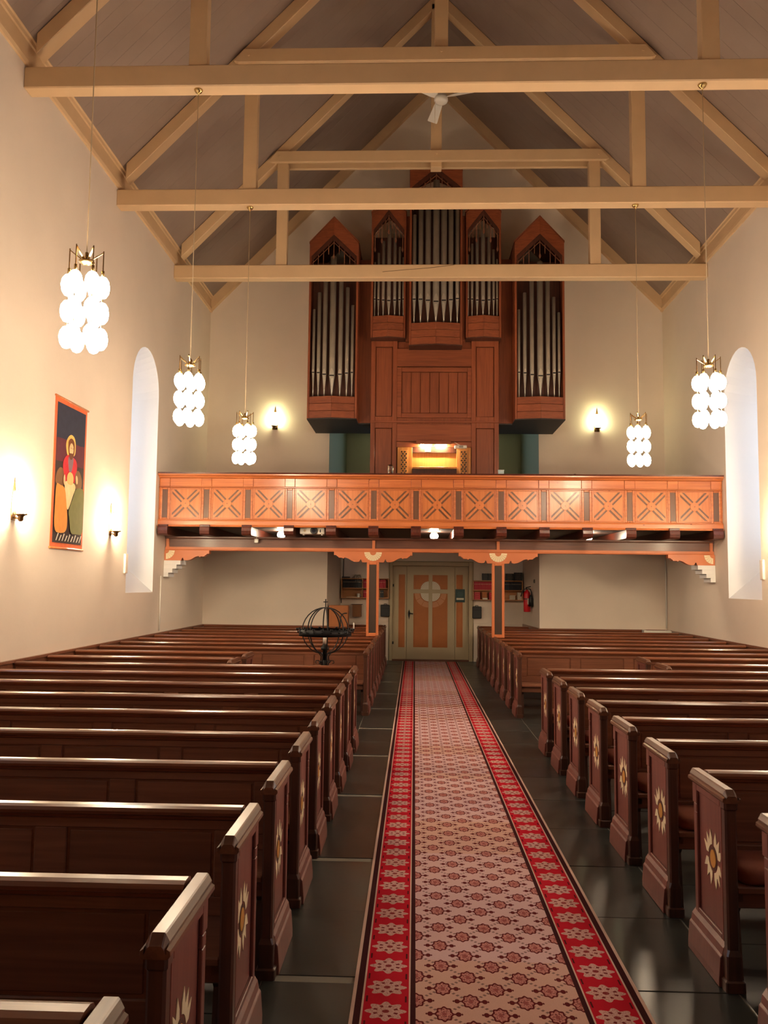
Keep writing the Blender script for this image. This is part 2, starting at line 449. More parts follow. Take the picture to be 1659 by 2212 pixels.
def pane_material():
    m, nt, b = newmat('window_pane')
    out = nt.nodes['Material Output']
    tr = nt.nodes.new('ShaderNodeBsdfTransparent'); tr.inputs[0].default_value = (0.93, 0.96, 0.97, 1)
    gl = nt.nodes.new('ShaderNodeBsdfGlossy'); gl.inputs['Roughness'].default_value = 0.05
    mx = nt.nodes.new('ShaderNodeMixShader'); mx.inputs[0].default_value = 0.07
    nt.links.new(tr.outputs[0], mx.inputs[1]); nt.links.new(gl.outputs[0], mx.inputs[2]); nt.links.new(mx.outputs[0], out.inputs[0])
    return m
PANE = pane_material()
wn = 0
for sgn in (-1, 1):
    for yc in WIN:
        wn += 1
        X0, X1 = sgn * W, sgn * (W + 0.8)
        HO, ZS2, ZT2 = 0.50, 2.32, 4.75
        mb = MB(); n = 16
        inn = [(yc - WH, WS)] + arch_pts(yc, WH, WT, n) + [(yc + WH, WS)]
        out = [(yc - HO, ZS2)] + arch_pts(yc, HO, ZT2, n) + [(yc + HO, ZS2)]
        for k in range(len(inn)):
            j = (k + 1) % len(inn)
            mb.add([(X0, *inn[k]), (X0, *inn[j]), (X1, *out[j]), (X1, *out[k])], [(0, 1, 2, 3)], smooth=False)
        w_ = struct(mb.build('window_%d' % wn, REVEAL), 'deep white arched window niche in the %s wall' % ('banner side' if sgn < 0 else 'far'))
        # frame and glazing bars at the outer face
        fr = MB()
        o2 = [(yc + (p[0] - yc) * 0.9, ZS2 + 0.05 + (p[1] - ZS2) * 0.955) for p in out]
        for k in range(len(out)):
            j = (k + 1) % len(out)
            for xa, xb in ((X1 - sgn * 0.06, X1),):
                fr.add([(xa, *out[k]), (xa, *out[j]), (xa, *o2[j]), (xa, *o2[k]), (xb, *out[k]), (xb, *out[j]), (xb, *o2[j]), (xb, *o2[k])],
                       [(0, 1, 2, 3), (3, 2, 6, 7), (4, 5, 6, 7), (0, 1, 5, 4)])
        xa, xb = sorted((X1 - sgn * 0.05, X1 - sgn * 0.01))
        fr.box(xa, xb, yc - 0.025, yc + 0.025, ZS2, ZT2 + HO - 0.03)
        fr.build('window_frame', WHITEP, w_)
        for zb in (2.95, 3.55, 4.15, 4.75):
            MB().box(xa, xb, yc - HO + 0.02, yc + HO - 0.02, zb - 0.015, zb + 0.015).build('glazing_bar', WHITEP, w_)
        xp = X1 - sgn * 0.03
        zz = [ZS2, 2.95, 3.55, 4.15, 4.75]
        for za, zb in zip(zz[:-1], zz[1:]):
            for ya, yb in ((yc - HO, yc), (yc, yc + HO)):
                MB().add([(xp, ya, za), (xp, yb, za), (xp, yb, zb), (xp, ya, zb)], [(0, 1, 2, 3)]).build('window_pane', PANE, w_)
        MB().add([(xp, p[0], p[1]) for p in arch_pts(yc, HO, ZT2, 12)], [tuple(range(13))]).build('window_pane', PANE, w_)
        pl = bpy.data.lights.new('daylight_portal', 'AREA'); pl.shape = 'RECTANGLE'; pl.size = 1.0; pl.size_y = 3.0
        pl.cycles.is_portal = True
        po = bpy.data.objects.new('daylight_portal', pl); C.objects.link(po)
        po.location = (X1 - sgn * 0.07, yc, 3.78)
        po.rotation_euler = (math.radians(90), 0, math.radians(90 if sgn > 0 else -90))

# ---- end wall with the tall bay opening, the bay itself
OT = 6.5
mb = MB()
def wq(x0, z0, x1, z1): mb.add([(x0, D, z0), (x1, D, z0), (x1, D, z1), (x0, D, z1)], [(0, 1, 2, 3)])
wq(-W, 0, -OX, 8.0); wq(OX, 0, W, 8.0); wq(-OX, OT, OX, 8.0)
mb.add([(-W, D, 8.0), (W, D, 8.0), (0.3, D, CZ + 0.1), (-0.3, D, CZ + 0.1)], [(0, 1, 2, 3)])
struct(mb.build('wall_back', PLASTER), 'cream plaster gable wall behind the organ')
mb = MB().add([(-OX, D, 0), (-2.10, DA, 0), (-2.10, DA, 2.76), (-OX, D, 2.76)], [(0, 1, 2, 3)])
struct(mb.build('wall_bay_left', PLASTER), 'plaster side wall of the doorway bay behind the cardboard box')
mb = MB().add([(OX, D, 0), (2.12, DA, 0), (2.12, DA, 2.76), (OX, D, 2.76)], [(0, 1, 2, 3)])
struct(mb.build('wall_bay_right', PLASTER), 'plaster side wall of the doorway bay behind the fire extinguisher')
mb = MB()
mb.add([(-2.10, DA, 0), (-0.9, DA, 0), (-0.9, DA, 2.76), (-2.10, DA, 2.76)], [(0, 1, 2, 3)])
mb.add([(0.9, DA, 0), (2.12, DA, 0), (2.12, DA, 2.76), (0.9, DA, 2.76)], [(0, 1, 2, 3)])
mb.add([(-0.9, DA, 2.2), (0.9, DA, 2.2), (0.9, DA, 2.76), (-0.9, DA, 2.76)], [(0, 1, 2, 3)])
mb.box(-2.10, -0.975, DA - 0.06, DA, 0, 0.87); mb.box(0.985, 2.12, DA - 0.06, DA, 0, 0.87)
struct(mb.build('wall_bay_back', PLASTER), 'plaster wall around the entrance door')
# tower room behind the organ, with an unseen window added in the back wall to light it
mb = MB()
mb.add([(-OX, D, 2.76), (-2.0, DA, 2.76), (-2.0, DA, OT), (-OX, D, OT)], [(0, 1, 2, 3)])
mb.add([(OX, D, 2.76), (2.08, DA, 2.76), (2.08, DA, OT), (OX, D, OT)], [(0, 1, 2, 3)])
for x0, z0, x1, z1 in ((-2.0, 2.76, -0.6, OT), (0.6, 2.76, 2.08, OT), (-0.6, 2.76, 0.6, 3.7), (-0.6, 5.9, 0.6, OT)):
    mb.add([(x0, DA, z0), (x1, DA, z0), (x1, DA, z1), (x0, DA, z1)], [(0, 1, 2, 3)])
mb.add([(-OX, D, OT), (OX, D, OT), (2.08, DA, OT), (-2.0, DA, OT)], [(0, 1, 2, 3)])
struct(mb.build('wall_tower', GREEN_WALL), 'green tower room behind the organ')
tw = struct(MB().box(-0.6, -0.55, DA, DA + 0.06, 3.7, 5.9).box(0.55, 0.6, DA, DA + 0.06, 3.7, 5.9).box(-0.55, 0.55, DA, DA + 0.06, 3.7, 3.75).box(-0.55, 0.55, DA, DA + 0.06, 5.85, 5.9).box(-0.02, 0.02, DA, DA + 0.06, 3.75, 5.85).build('window_7', WHITEP), 'unseen added window lighting the tower room behind the organ')
for xa in (-0.55, 0.02):
    MB().add([(xa, DA + 0.03, 3.75), (xa + 0.53, DA + 0.03, 3.75), (xa + 0.53, DA + 0.03, 5.85), (xa, DA + 0.03, 5.85)], [(0, 1, 2, 3)]).build('window_pane', PANE, tw)
pl = bpy.data.lights.new('daylight_portal', 'AREA'); pl.shape = 'RECTANGLE'; pl.size = 1.1; pl.size_y = 2.1; pl.cycles.is_portal = True
po = bpy.data.objects.new('daylight_portal', pl); C.objects.link(po)
po.location = (0, DA - 0.02, 4.8); po.rotation_euler = (math.radians(-90), 0, 0)
mb = MB().add([(-W, YB, 0), (W, YB, 0), (W, YB, 8.2), (0, YB, CZ + 0.1), (-W, YB, 8.2)], [(0, 1, 2, 3, 4)])
struct(mb.build('wall_front', PLASTER), 'plaster wall at the altar end')

# ---- boarded ceiling
zc = lambda x: CZ - SLOPE * abs(x)
mb = MB()
for s in (-1, 1):
    mb.add([(s * (W + 0.1), YB, zc(W + 0.1) + 0.03), (0, YB, CZ + 0.03), (0, D + 0.1, CZ + 0.03), (s * (W + 0.1), D + 0.1, zc(W + 0.1) + 0.03)], [(0, 1, 2, 3)])
cl = struct(mb.build('ceiling', plain('board_gap', lin(120, 100, 86), 0.9)), 'sloping boarded ceiling')
for s in (-1, 1):
    me = MB().prism([(s * W, zc(W)), (0, CZ), (0, CZ + 0.025), (s * W, zc(W) + 0.025)], 0.0012, 0.2188, 'y').mesh('board', 0.0)
    yy = 3.0
    while yy < D - 0.21:
        link('board', me, BOARD, cl, (0, yy, random.uniform(-0.002, 0.001))); yy += 0.22

# ---- cornices, wainscot, end wall rafters
tn = 0
def trim(mb, mat, label, bevel=0.0):
    global tn
    tn += 1
    return struct(mb.build('trim_%d' % tn, mat, None, bevel), label)
for s in (-1, 1):
    prof = [(0, 7.56), (-0.03, 7.56), (-0.046, 7.60), (-0.046, 7.655), (-0.03, 7.675), (-0.034, 7.81), (-0.052, 7.82), (-0.056, 7.865), (-0.072, 7.875), (-0.078, 7.915), (-0.09, 7.92), (-0.095, 8.0), (0, 8.0)]
    trim(MB().prism([(s * (W + a), z) for a, z in prof], YB, D, 'y'), CREAM, 'cream moulded cornice along the %s' % ('banner wall' if s < 0 else 'wall opposite the banner'))
    # end wall rafter
    trim(MB().prism([(s * W, RZ - SLOPE * W), (0, RZ), (0, CZ + 0.05), (s * W, zc(W) + 0.05)], D - 0.12, D, 'y'), CREAM, 'cream rafter against the gable wall')
    wb = MB().prism([(s * W, 0), (s * (W - 0.022), 0), (s * (W - 0.022), 0.83), (s * (W - 0.04), 0.84), (s * (W - 0.04), 0.87), (s * W, 0.87)], 0.5, D, 'y')
    trim(wb, PEW, 'dark brown wainscot behind the pews')
    wb = MB().prism([(D, 0), (D - 0.022, 0), (D - 0.022, 0.83), (D - 0.03, 0.84), (D - 0.03, 0.87), (D, 0.87)], s * OX, s * (W - 0.04), 'x')
    trim(wb, PEW, 'dark brown wainscot on the gable wall')
for s in (-1, 1):
    mb = MB().loft([[(s * OX, D, 0), (s * (OX - 0.025), D, 0), (s * (OX - 0.025), D, 0.87), (s * OX, D, 0.87)], [(s * 2.12, DA - 0.06, 0), (s * 2.095, DA - 0.06, 0), (s * 2.095, DA - 0.06, 0.87), (s * 2.12, DA - 0.06, 0.87)]])
    trim(mb, PEW, 'dark brown wainscot inside the doorway bay')
trim(MB().tube([(W - 0.03, D - 0.04, 0.9), (W - 0.03, D - 0.04, 2.3)], 0.014), WHITEP, 'thin white pipe in the corner')
trim(MB().tube([(-W + 0.02, 14.75, 0.9), (-W + 0.02, 14.75, 1.85)], 0.012), WHITEP, 'thin white conduit under the corbel')

# ---- roof trusses
def truss(yc, label):
    t = thing('roof_truss', label, 'roof truss', (0, yc, 7.28), 'cream roof trusses')
    z = lambda v: v - 7.28
    MB().box(-W, W, -0.1, 0.1, z(7.28), z(7.53)).build('tie_beam', CREAM, t, 0.012)
    for s in (-1, 1):
        xa = 4.70
        MB().prism([(s * xa, z(RZ - SLOPE * xa)), (s * 0.0, z(RZ)), (s * 0.0, z(CZ - 0.01)), (s * xa, z(CZ - SLOPE * xa - 0.01))], -0.1, 0.1, 'y').build('rafter', CREAM, t, 0.008)
        xp = s * 2.85 - 0.01
        MB().box(xp - 0.1, xp + 0.1, -0.075, 0.075, z(7.53), z(RZ - SLOPE * 2.95)).build('queen_post', CREAM, t, 0.008)
        ps = [(-0.17, -0.102)] if s < 0 else [(0.102, 0.17)]
        for a, b in ps:
            MB().prism([(-3.12, z(9.47)), (-3.06, z(9.445)), (3.04, z(9.445)), (3.09, z(9.47)), (2.94, z(9.65)), (-2.97, z(9.65))], a, b, 'y').build('collar', CREAM, t, 0.006)
        MB().tube([(s * 2.9, -0.19, z(9.55)), (s * 2.9, -0.165, z(9.55))], 0.02).build('bolt', CREAM, t)
    MB().box(-0.14, 0.06, -0.1, 0.1, z(9.36), z(RZ)).build('king_post', CREAM, t, 0.008)
    MB().tube([(-0.04, -0.19, z(9.58)), (-0.04, -0.165, z(9.58))], 0.022).build('bolt', CREAM, t)
    return t
truss(6.1, 'cream timber roof truss with the outermost pair of pendant lamps')
truss(9.1, 'cream timber roof truss above the first wall lamp, lamps hung under it')
truss(12.1, 'cream timber roof truss above the wall lamp beside the window')
t3 = truss(15.1, 'cream timber roof truss with cracked tie beam right before the organ')
MB().tube([(-1.0, -0.1015, 0.11), (-0.55, -0.1015, 0.15), (-0.2, -0.1015, 0.175), (0.3, -0.1015, 0.235)], 0.0035, 4).build('crack', plain('crack_shadow', lin(80, 56, 34), 0.9), t3)  # thin dark brown line for the crack in the tie beam

# ---- door
dr = struct(MB().box(-0.955, -0.885, DA - 0.1, DA + 0.05, 0, 2.265).box(0.872, 0.96, DA - 0.1, DA + 0.05, 0, 2.265).box(-0.885, 0.872, DA - 0.1, DA + 0.05, 2.175, 2.265)
            .box(-0.975, -0.955, DA - 0.06, DA + 0.02, 0, 2.285).box(0.96, 0.98, DA - 0.06, DA + 0.02, 0, 2.285).box(-0.955, 0.96, DA - 0.06, DA + 0.02, 2.265, 2.285).build('door_1', DOORP, None, 0.006),
            'grey painted entrance door with orange panels and a sun cross')
YL = DA + 0.02
for nm, a, b in (('side_leaf', -0.885, -0.562), ('door_leaf', -0.556, 0.552), ('side_leaf', 0.558, 0.872)):
    MB().box(a, b, YL, YL + 0.05, 0.03, 2.175).build(nm, DOORP, dr, 0.004)
def dpanel(x0, x1, z0, z1, cut=False):
    mb = MB()
    mb.box(x0, x1, YL - 0.006, YL, z0, z1)
    mb.box(x0 + 0.03, x1 - 0.03, YL - 0.012, YL - 0.004, z0 + 0.03, z1 - 0.03)
    return mb.build('door_panel', DOORO, dr, 0.004)
dpanel(-0.745, -0.60, 0.30, 1.972); dpanel(0.588, 0.735, 0.315, 1.975)
for x0, x1 in ((-0.40, -0.054), (0.036, 0.385)):
    dpanel(x0, x1, 1.636, 1.965); dpanel(x0, x1, 0.304, 1.54)
def sector(r0, r1, a0, a1, cx, cz, n=4):
    return [(cx + r1 * math.cos(a0 + (a1 - a0) * k / n), cz + r1 * math.sin(a0 + (a1 - a0) * k / n)) for k in range(n + 1)] + \
           [(cx + r0 * math.cos(a1 + (a0 - a1) * k / n), cz + r0 * math.sin(a1 + (a0 - a1) * k / n)) for k in range(n + 1)]
dcx, dcz = -0.009, 1.588
for qd in range(4):
    for k in range(7):
        a0 = math.pi / 2 * qd + math.pi / 2 * k / 7 + 0.015
        a1 = a0 + math.pi / 2 / 7 - 0.03
        ax_, az_ = (0.043 if qd in (0, 3) else -0.043), (0.045 if qd in (0, 1) else -0.045)
        MB().prism(sector(0.005, 0.185, a0, a1, dcx + ax_, dcz + az_, 2), YL - 0.02, YL - 0.01, 'y').build('disc_ray', DISCW, dr)
for qd in (2, 3):
    for k in range(3):
        a0 = math.pi / 2 * qd + math.pi / 2 * k / 3 + 0.02
        MB().prism(sector(0.205, 0.325, a0, a0 + math.pi / 6 - 0.04, dcx + (0.043 if qd == 3 else -0.043), dcz - 0.045, 4), YL - 0.022, YL - 0.01, 'y').build('ring_segment', DOORL, dr)
hd = MB().prism([(-0.52, 1.03), (-0.50, 0.93), (-0.48, 1.03), (-0.475, 1.10), (-0.50, 1.17), (-0.525, 1.10)], YL - 0.02, YL, 'y').build('handle_plate', IRON, dr)
MB().tube([(-0.50, YL - 0.02, 1.085), (-0.50, YL - 0.07, 1.085), (-0.41, YL - 0.07, 1.07)], 0.012).build('handle', IRON, hd)
MB().box(-1.0, 1.0, YL + 0.055, YL + 0.08, 0.0, 2.4).build('door_light_block', DOORP, dr)  # added unseen slab that stops light leaking through the leaf gaps
MB().box(-0.885, 0.872, DA - 0.1, YL + 0.05, 0.0, 0.03).build('threshold', BEAMW, dr)
for z in (0.4, 1.72):
    MB().box(-0.885, -0.855, YL - 0.012, YL, z - 0.03, z + 0.03).build('hinge', IRON, dr)

# ================================================================== CARPET
cp = MB().box(-0.615, 0.615, 0.4, 19.55, 0.0005, 0.008).build('carpet_runner', CARPET, None, 0, (-0.014, 0, 0))
tag(cp, 'long red and cream patterned carpet runner down the aisle', 'carpet')

# ================================================================== PEWS
PY0, PITCHY = 2.25, 0.843
BACKY = 0.375
def star(cy, cz):
    """four quadrants of pointed rays"""
    polys = []
    for qd in range(4):
        base = math.pi / 2 * qd
        pts = []
        n = 3
        for k in range(n):
            a = base + 0.16 + (math.pi / 2 - 0.32) * k / n; b = base + 0.16 + (math.pi / 2 - 0.32) * (k + 1) / n
            pts.append((a, 0.088)); pts.append(((a + b) / 2 + (0.10 if qd % 2 == 0 else -0.10), 0.131))
        pts.append((base + math.pi / 2 - 0.14, 0.092))
        ring = [(cy + r * math.cos(a), cz + r * math.sin(a)) for a, r in pts]
        inn = [(cy + 0.062 * math.cos(base + math.pi / 2 - 0.2 - (math.pi / 2 - 0.4) * k / 4), cz + 0.062 * math.sin(base + math.pi / 2 - 0.2 - (math.pi / 2 - 0.4) * k / 4)) for k in range(5)]
        polys.append(ring + inn)
    return polys

def make_pew(s, x0, burst=True, xend=None):
    """local frame: x=0 aisle face, outward = s*x ; y=0 front post ; depth to 0.43"""
    L = (xend or W - 0.045) - x0
    t = bpy.data.objects.new('pew', None); C.objects.link(t); t.empty_display_size = 0.1
    X = lambda a: s * a
    sil = [(0.02, 0.0), (0.02, 0.80), (0.435, 0.80), (0.435, 0.745), (0.418, 0.70), (0.402, 0.655), (0.40, 0.60), (0.412, 0.545), (0.432, 0.50), (0.435, 0.45), (0.435, 0.0)]
    ep = MB().prism(sil, X(0.013), X(0.048), 'x').build('end_panel', PEWRED, t, 0.003)
    fr = MB()
    for a, b, c, d in ((0.025, 0.045, 0.19, 0.80), (0.36, 0.402, 0.19, 0.66), (0.045, 0.36, 0.765, 0.80), (0.36, 0.418, 0.70, 0.80), (0.36, 0.402, 0.66, 0.70), (0.045, 0.36, 0.19, 0.215)):
        fr.box(X(0.0), X(0.014), a, b, c, d)
    fr.build('panel_frame', PEWRED, ep, 0.003)
    if burst:
        cy, cz = 0.172, 0.50
        mb = MB()
        for p in star(cy, cz): mb.prism(p, X(0.0105), X(0.0135), 'x')
        mb.build('sunburst', IVORY, ep)
        MB().prism([(cy + 0.036 * math.cos(2 * math.pi * k / 20), cz + 0.040 * math.sin(2 * math.pi * k / 20)) for k in range(20)], X(0.0095), X(0.0135), 'x').build('sunburst_centre', GOLD, ep)
        ry = [(cy + 0.050 * math.cos(2 * math.pi * k / 24), cz + 0.054 * math.sin(2 * math.pi * k / 24)) for k in range(24)]
        MB().prism(ry, X(0.0115), X(0.0135), 'x').build('sunburst_ring', PEWV, ep)
    # flared plinth
    MB().prism([(X(0.048), 0.0), (X(-0.028), 0.0), (X(-0.028), 0.035), (X(-0.020), 0.125), (X(-0.012), 0.135), (X(-0.006), 0.165), (X(0.012), 0.19), (X(0.048), 0.19)], 0.015, 0.44, 'y').build('plinth', PEWRED, t, 0.002)
    # front post with stepped foot
    def ring(h, z, ch):
        cx, cy = X(0.026), 0.0
        return [(cx - h + ch, cy - h, z), (cx + h - ch, cy - h, z), (cx + h, cy - h + ch, z), (cx + h, cy + h - ch, z), (cx + h - ch, cy + h, z), (cx - h + ch, cy + h, z), (cx - h, cy + h - ch, z), (cx - h, cy - h + ch, z)]
    MB().loft([ring(0.026, 0.17, 0.008), ring(0.026, 0.765, 0.008), ring(0.030, 0.772, 0.008), ring(0.030, 0.80, 0.008)]).build('post', PEWV, t)
    MB().loft([ring(0.043, 0.0, 0.005), ring(0.043, 0.042, 0.005), ring(0.034, 0.048, 0.005), ring(0.034, 0.148, 0.006), ring(0.026, 0.172, 0.008)]).build('post_foot', PEWV, t)
    # cap on the end panel
    def sec(y, k, dz):
        pr = [(-0.008, 0.80), (0.060, 0.80), (0.066, 0.808), (0.065, 0.82), (0.056, 0.826), (0.056, 0.834), (0.046, 0.852), (0.042, 0.856), (0.010, 0.856), (0.006, 0.852), (-0.004, 0.834), (-0.004, 0.826), (-0.013, 0.82), (-0.014, 0.808)]
        return [(X(0.026 + (a - 0.026) * k), y, z if z < 0.83 else z - dz) for a, z in pr]
    MB().loft([sec(-0.040, 0.97, 0.024), sec(-0.037, 1.0, 0.022), sec(-0.012, 1.0, 0.0), sec(0.44, 1.0, 0.0)]).build('cap', CAPW, t)
    # backrest board, framed panels, moulded top rail
    bk = MB().box(X(0.05), X(L), BACKY + 0.012, BACKY + 0.03, 0.36, 0.82).build('backrest', PEW, t)
    npan = max(1, round((L - 0.2) / 0.74)); pw = (L - 0.16) / npan
    fr = MB()
    fr.box(X(0.05), X(L), BACKY, BACKY + 0.013, 0.762, 0.815); fr.box(X(0.05), X(L), BACKY, BACKY + 0.013, 0.43, 0.505)
    edges = [0.05] + [0.11 + pw * i for i in range(1, npan)] + [L]
    for i in range(npan + 1):
        a, b = (0.05, 0.17) if i == 0 else ((L - 0.10, L) if i == npan else (0.11 + pw * i - 0.065, 0.11 + pw * i + 0.065))
        fr.box(X(a), X(b), BACKY, BACKY + 0.013, 0.505, 0.762)
    fr.build('backrest_frame', PEW, bk, 0.004)
    for i in range(npan):
        a = 0.17 if i == 0 else 0.11 + pw * i + 0.065
        b = L - 0.10 if i == npan - 1 else 0.11 + pw * (i + 1) - 0.065
        MB().box(X(a + 0.012), X(b - 0.012), BACKY + 0.007, BACKY + 0.013, 0.517, 0.750).build('backrest_panel', PEW, bk, 0.004)
    prof = [(0.44, 0.80), (0.44, 0.836), (0.43, 0.848), (0.41, 0.854), (0.375, 0.854), (0.355, 0.848), (0.345, 0.836), (0.347, 0.824), (0.358, 0.819), (0.36, 0.808), (0.372, 0.80)]
    MB().prism(prof, X(0.06), X(L), 'x').build('top_rail', RAIL, t)
    st = MB().box(X(0.055), X(L), 0.0, BACKY + 0.01, 0.40, 0.432).box(X(0.055), X(L), 0.03, 0.055, 0.33, 0.40).build('seat', PEW, t, 0.006)
    for xx in (0.075, L / 2, L - 0.06):
        MB().prism([(0.04, 0.0), (0.35, 0.0), (0.35, 0.40), (0.03, 0.40), (0.03, 0.36), (0.075, 0.30)], X(xx - 0.015), X(xx + 0.015), 'x').build('seat_support', PEWV, t)
    return t

ORD = ['', 'first', 'second', 'third', 'fourth', 'fifth', 'sixth', 'seventh', 'eighth', 'ninth', 'tenth', 'eleventh', 'twelfth', 'thirteenth', 'fourteenth', 'fifteenth']
SIDE = {-1: 'banner side', 1: 'extinguisher side'}
proto = {}
for s in (-1, 1):
    for k in range(-1 if s < 0 else 1, 20):
        short = k in (9, 10)
        x0 = 2.47 if short else 1.0
        key = (s, short, k == 19)
        if key in proto: o = copy_tree(proto[key])
        else:
            o = make_pew(s, x0, not short, 2.10 if k == 19 else None); proto[key] = o
        o.location = (s * x0, PY0 + PITCHY * k + (0.1 if k == 19 else 0.05 if k == -1 else 0.0), 0)
        if k == 19: lab = 'short brown pew inside the doorway bay on the %s' % SIDE[s]
        elif k <= 8: lab = 'brown pew on the %s, %s row in front of the open space with the candle globe' % (SIDE[s], ORD[9 - k])
        elif short: lab = 'short brown pew on the %s beside the open space, %s row from the door' % (SIDE[s], ORD[10] if k == 9 else ORD[9])
        else: lab = 'brown pew on the %s under the gallery, %s row from the end wall' % (SIDE[s], ORD[19 - k])
        tag(o, lab.replace('row in front of the open space with the candle globe', 'row before the open space'), 'pew', 'brown wooden pews facing the altar')
# cushions on the pews opposite the banner
def cushion_mesh(L):
    mb = MB()
    pr = [(0.02, 0.434), (0.005, 0.45), (0.004, 0.475), (0.02, 0.495), (0.06, 0.505), (0.28, 0.505), (0.33, 0.495), (0.345, 0.475), (0.345, 0.45), (0.33, 0.434)]
    def sec(x, k): return [(x, 0.175 + (a - 0.175) * k, 0.434 + (z - 0.434) * k) for a, z in pr]
    mb.loft([sec(0.085, 0.55), sec(0.095, 0.82), sec(0.12, 0.97), sec(0.16, 1.0), sec(L - 0.16, 1.0), sec(L - 0.12, 0.97), sec(L - 0.1, 0.82)], True, True)
    return mb.mesh('seat_cushion')
cme = cushion_mesh(W - 0.045 - 1.0)
for k in range(1, 8):
    o = link('seat_cushion', cme, CUSH, None, (1.0, PY0 + PITCHY * k, 0))
    tag(o, 'brown padded seat cushion on the %s pew before the open space, extinguisher side' % ORD[9 - k], 'cushion', 'seat cushions on the pews')

# ================================================================== GALLERY
ga = thing('organ_gallery', 'orange pine organ gallery with crossed inlay panels on carved posts', 'gallery', (0, 14.55, 0))
GB = 9.43 / 13.0        # bay pitch
strips = [-4.715 + GB * i for i in range(14)]
GW = W - 0.004
# top rail: dark ledge above a moulded pine rail (local y = world - 14.55)
MB().prism([(-0.10, 3.612), (0.22, 3.612), (0.22, 3.638), (-0.11, 3.638)], -GW, GW, 'x').build('ledge', JOIST, ga)
MB().prism([(-0.10, 3.612), (-0.10, 3.59), (-0.085, 3.58), (-0.055, 3.572), (-0.045, 3.555), (-0.02, 3.545), (0.10, 3.545), (0.10, 3.612)], -GW, GW, 'x').build('top_rail', PINE, ga)
MB().box(-GW, GW, 0.0, 0.06, 2.70, 3.545).build('parapet_core', PINE, ga)
for i in range(13):
    a, b = strips[i] + 0.088, strips[i + 1] - 0.088
    MB().box(a, b, -0.022, 0.0, 3.40, 3.543).build('frieze_board', PINE, ga, 0.005)
for x in strips:
    lo, hi = max(x - 0.085, -GW), min(x + 0.085, GW)
    MB().box(lo, hi, -0.030, 0.0, 3.40, 3.543).build('frieze_block', PINE, ga, 0.005)
MB().prism([(-0.03, 3.385), (-0.03, 3.395), (0.0, 3.402), (0.0, 3.378)], -GW, GW, 'x').build('frieze_bead', PINE, ga)
for i, x in enumerate(strips):
    lo, hi = max(x - 0.085, -GW), min(x + 0.085, GW)
    fr = MB()
    fr.box(lo, x - 0.047, -0.026, 0, 2.825, 3.378).box(x + 0.047, hi, -0.026, 0, 2.825, 3.378)
    fr.box(x - 0.047, x + 0.047, -0.026, 0, 3.345, 3.378).box(x - 0.047, x + 0.047, -0.026, 0, 2.825, 2.858)
    o = fr.build('pilaster_frame', PINE, ga, 0.009)
    MB().box(x - 0.047, x + 0.047, -0.008, 0, 2.858, 3.345).build('pilaster_inlay', INLAY, o)
lp = strips[0] + 0.085
for i in range(13):
    a, b = strips[i] + 0.087, strips[i + 1] - 0.087
    cx, cz = (a + b) / 2, 3.105; hw, hh = (b - a) / 2, 0.272
    pn = MB().box(a, b, -0.006, 0, 2.83, 3.378).build('panel', PINEV, ga)
    fr = MB()
    fr.box(a, a + 0.022, -0.02, -0.005, 2.835, 3.374).box(b - 0.022, b, -0.02, -0.005, 2.835, 3.374)
    fr.box(a + 0.022, b - 0.022, -0.02, -0.005, 3.352, 3.374).box(a + 0.022, b - 0.022, -0.02, -0.005, 2.835, 2.857)
    fr.build('panel_frame', PINE, pn, 0.004)
    L2 = math.hypot(hw - 0.035, hh - 0.03)
    for k in range(4):
        ang = math.atan2(hh - 0.03, hw - 0.035); ang = (ang, math.pi - ang, math.pi + ang, -ang)[k]
        d = Vector((math.cos(ang), math.sin(ang))); n = Vector((-d.y, d.x))
        def quad(t0, t1, o0, o1, c0=0.0, c1=0.0):
            P = lambda t, o: (cx + d.x * t + n.x * o, cz + d.y * t + n.y * o)
            return [P(t0, o0), P(t1 + c0, o0), P(t1 + c1, o1), P(t0, o1)]
        for sg in (-1, 1):
            MB().prism(quad(0.07, L2 - 0.025, sg * 0.017, sg * 0.048, 0.0, -0.03), -0.0095, -0.005, 'y').build('cross_inlay', INLAY, pn)
        MB().prism(quad(0.05, L2 - 0.005, -0.018, 0.018), -0.016, -0.005, 'y').build('cross_bar', PINEV, pn)
    MB().prism([(cx + 0.074 * math.cos(math.pi * k / 10), cz + 0.074 * math.sin(math.pi * k / 10)) for k in range(20)], -0.02, -0.005, 'y').build('boss', PINEV, pn, 0.003)
    MB().prism([(cx + 0.008 * math.cos(math.pi * k / 4), cz + 0.008 * math.sin(math.pi * k / 4)) for k in range(8)], -0.024, -0.018, 'y').build('boss_peg', INLAY, pn)
MB().prism([(-0.03, 2.735), (-0.03, 2.80), (-0.018, 2.825), (0, 2.825), (0, 2.735)], -GW, GW, 'x').build('bottom_rail', PINE, ga)
MB().prism([(-0.05, 2.70), (-0.055, 2.715), (-0.04, 2.735), (0.06, 2.735), (0.06, 2.70)], -GW, GW, 'x').build('base_moulding', PINE, ga)
for i, x in enumerate(strips):
    a, b = max(x - 0.085, -GW), min(x + 0.085, GW)
    pr = [(-0.09, 2.735), (-0.10, 2.72), (-0.085, 2.705), (-0.105, 2.685), (-0.115, 2.63), (-0.10, 2.575), (-0.06, 2.555), (3.27, 2.555), (3.27, 2.70), (-0.05, 2.70), (-0.05, 2.735)]
    MB().prism(pr, a, b, 'x').build('joist', JOIST, ga, 0.004)
MB().box(-GW, GW, 0.02, 3.275, 2.70, 2.76).build('deck', DECK, ga)
MB().box(-2.05, 2.05, 3.275, 5.2, 2.70, 2.76).build('deck', DECK, ga)
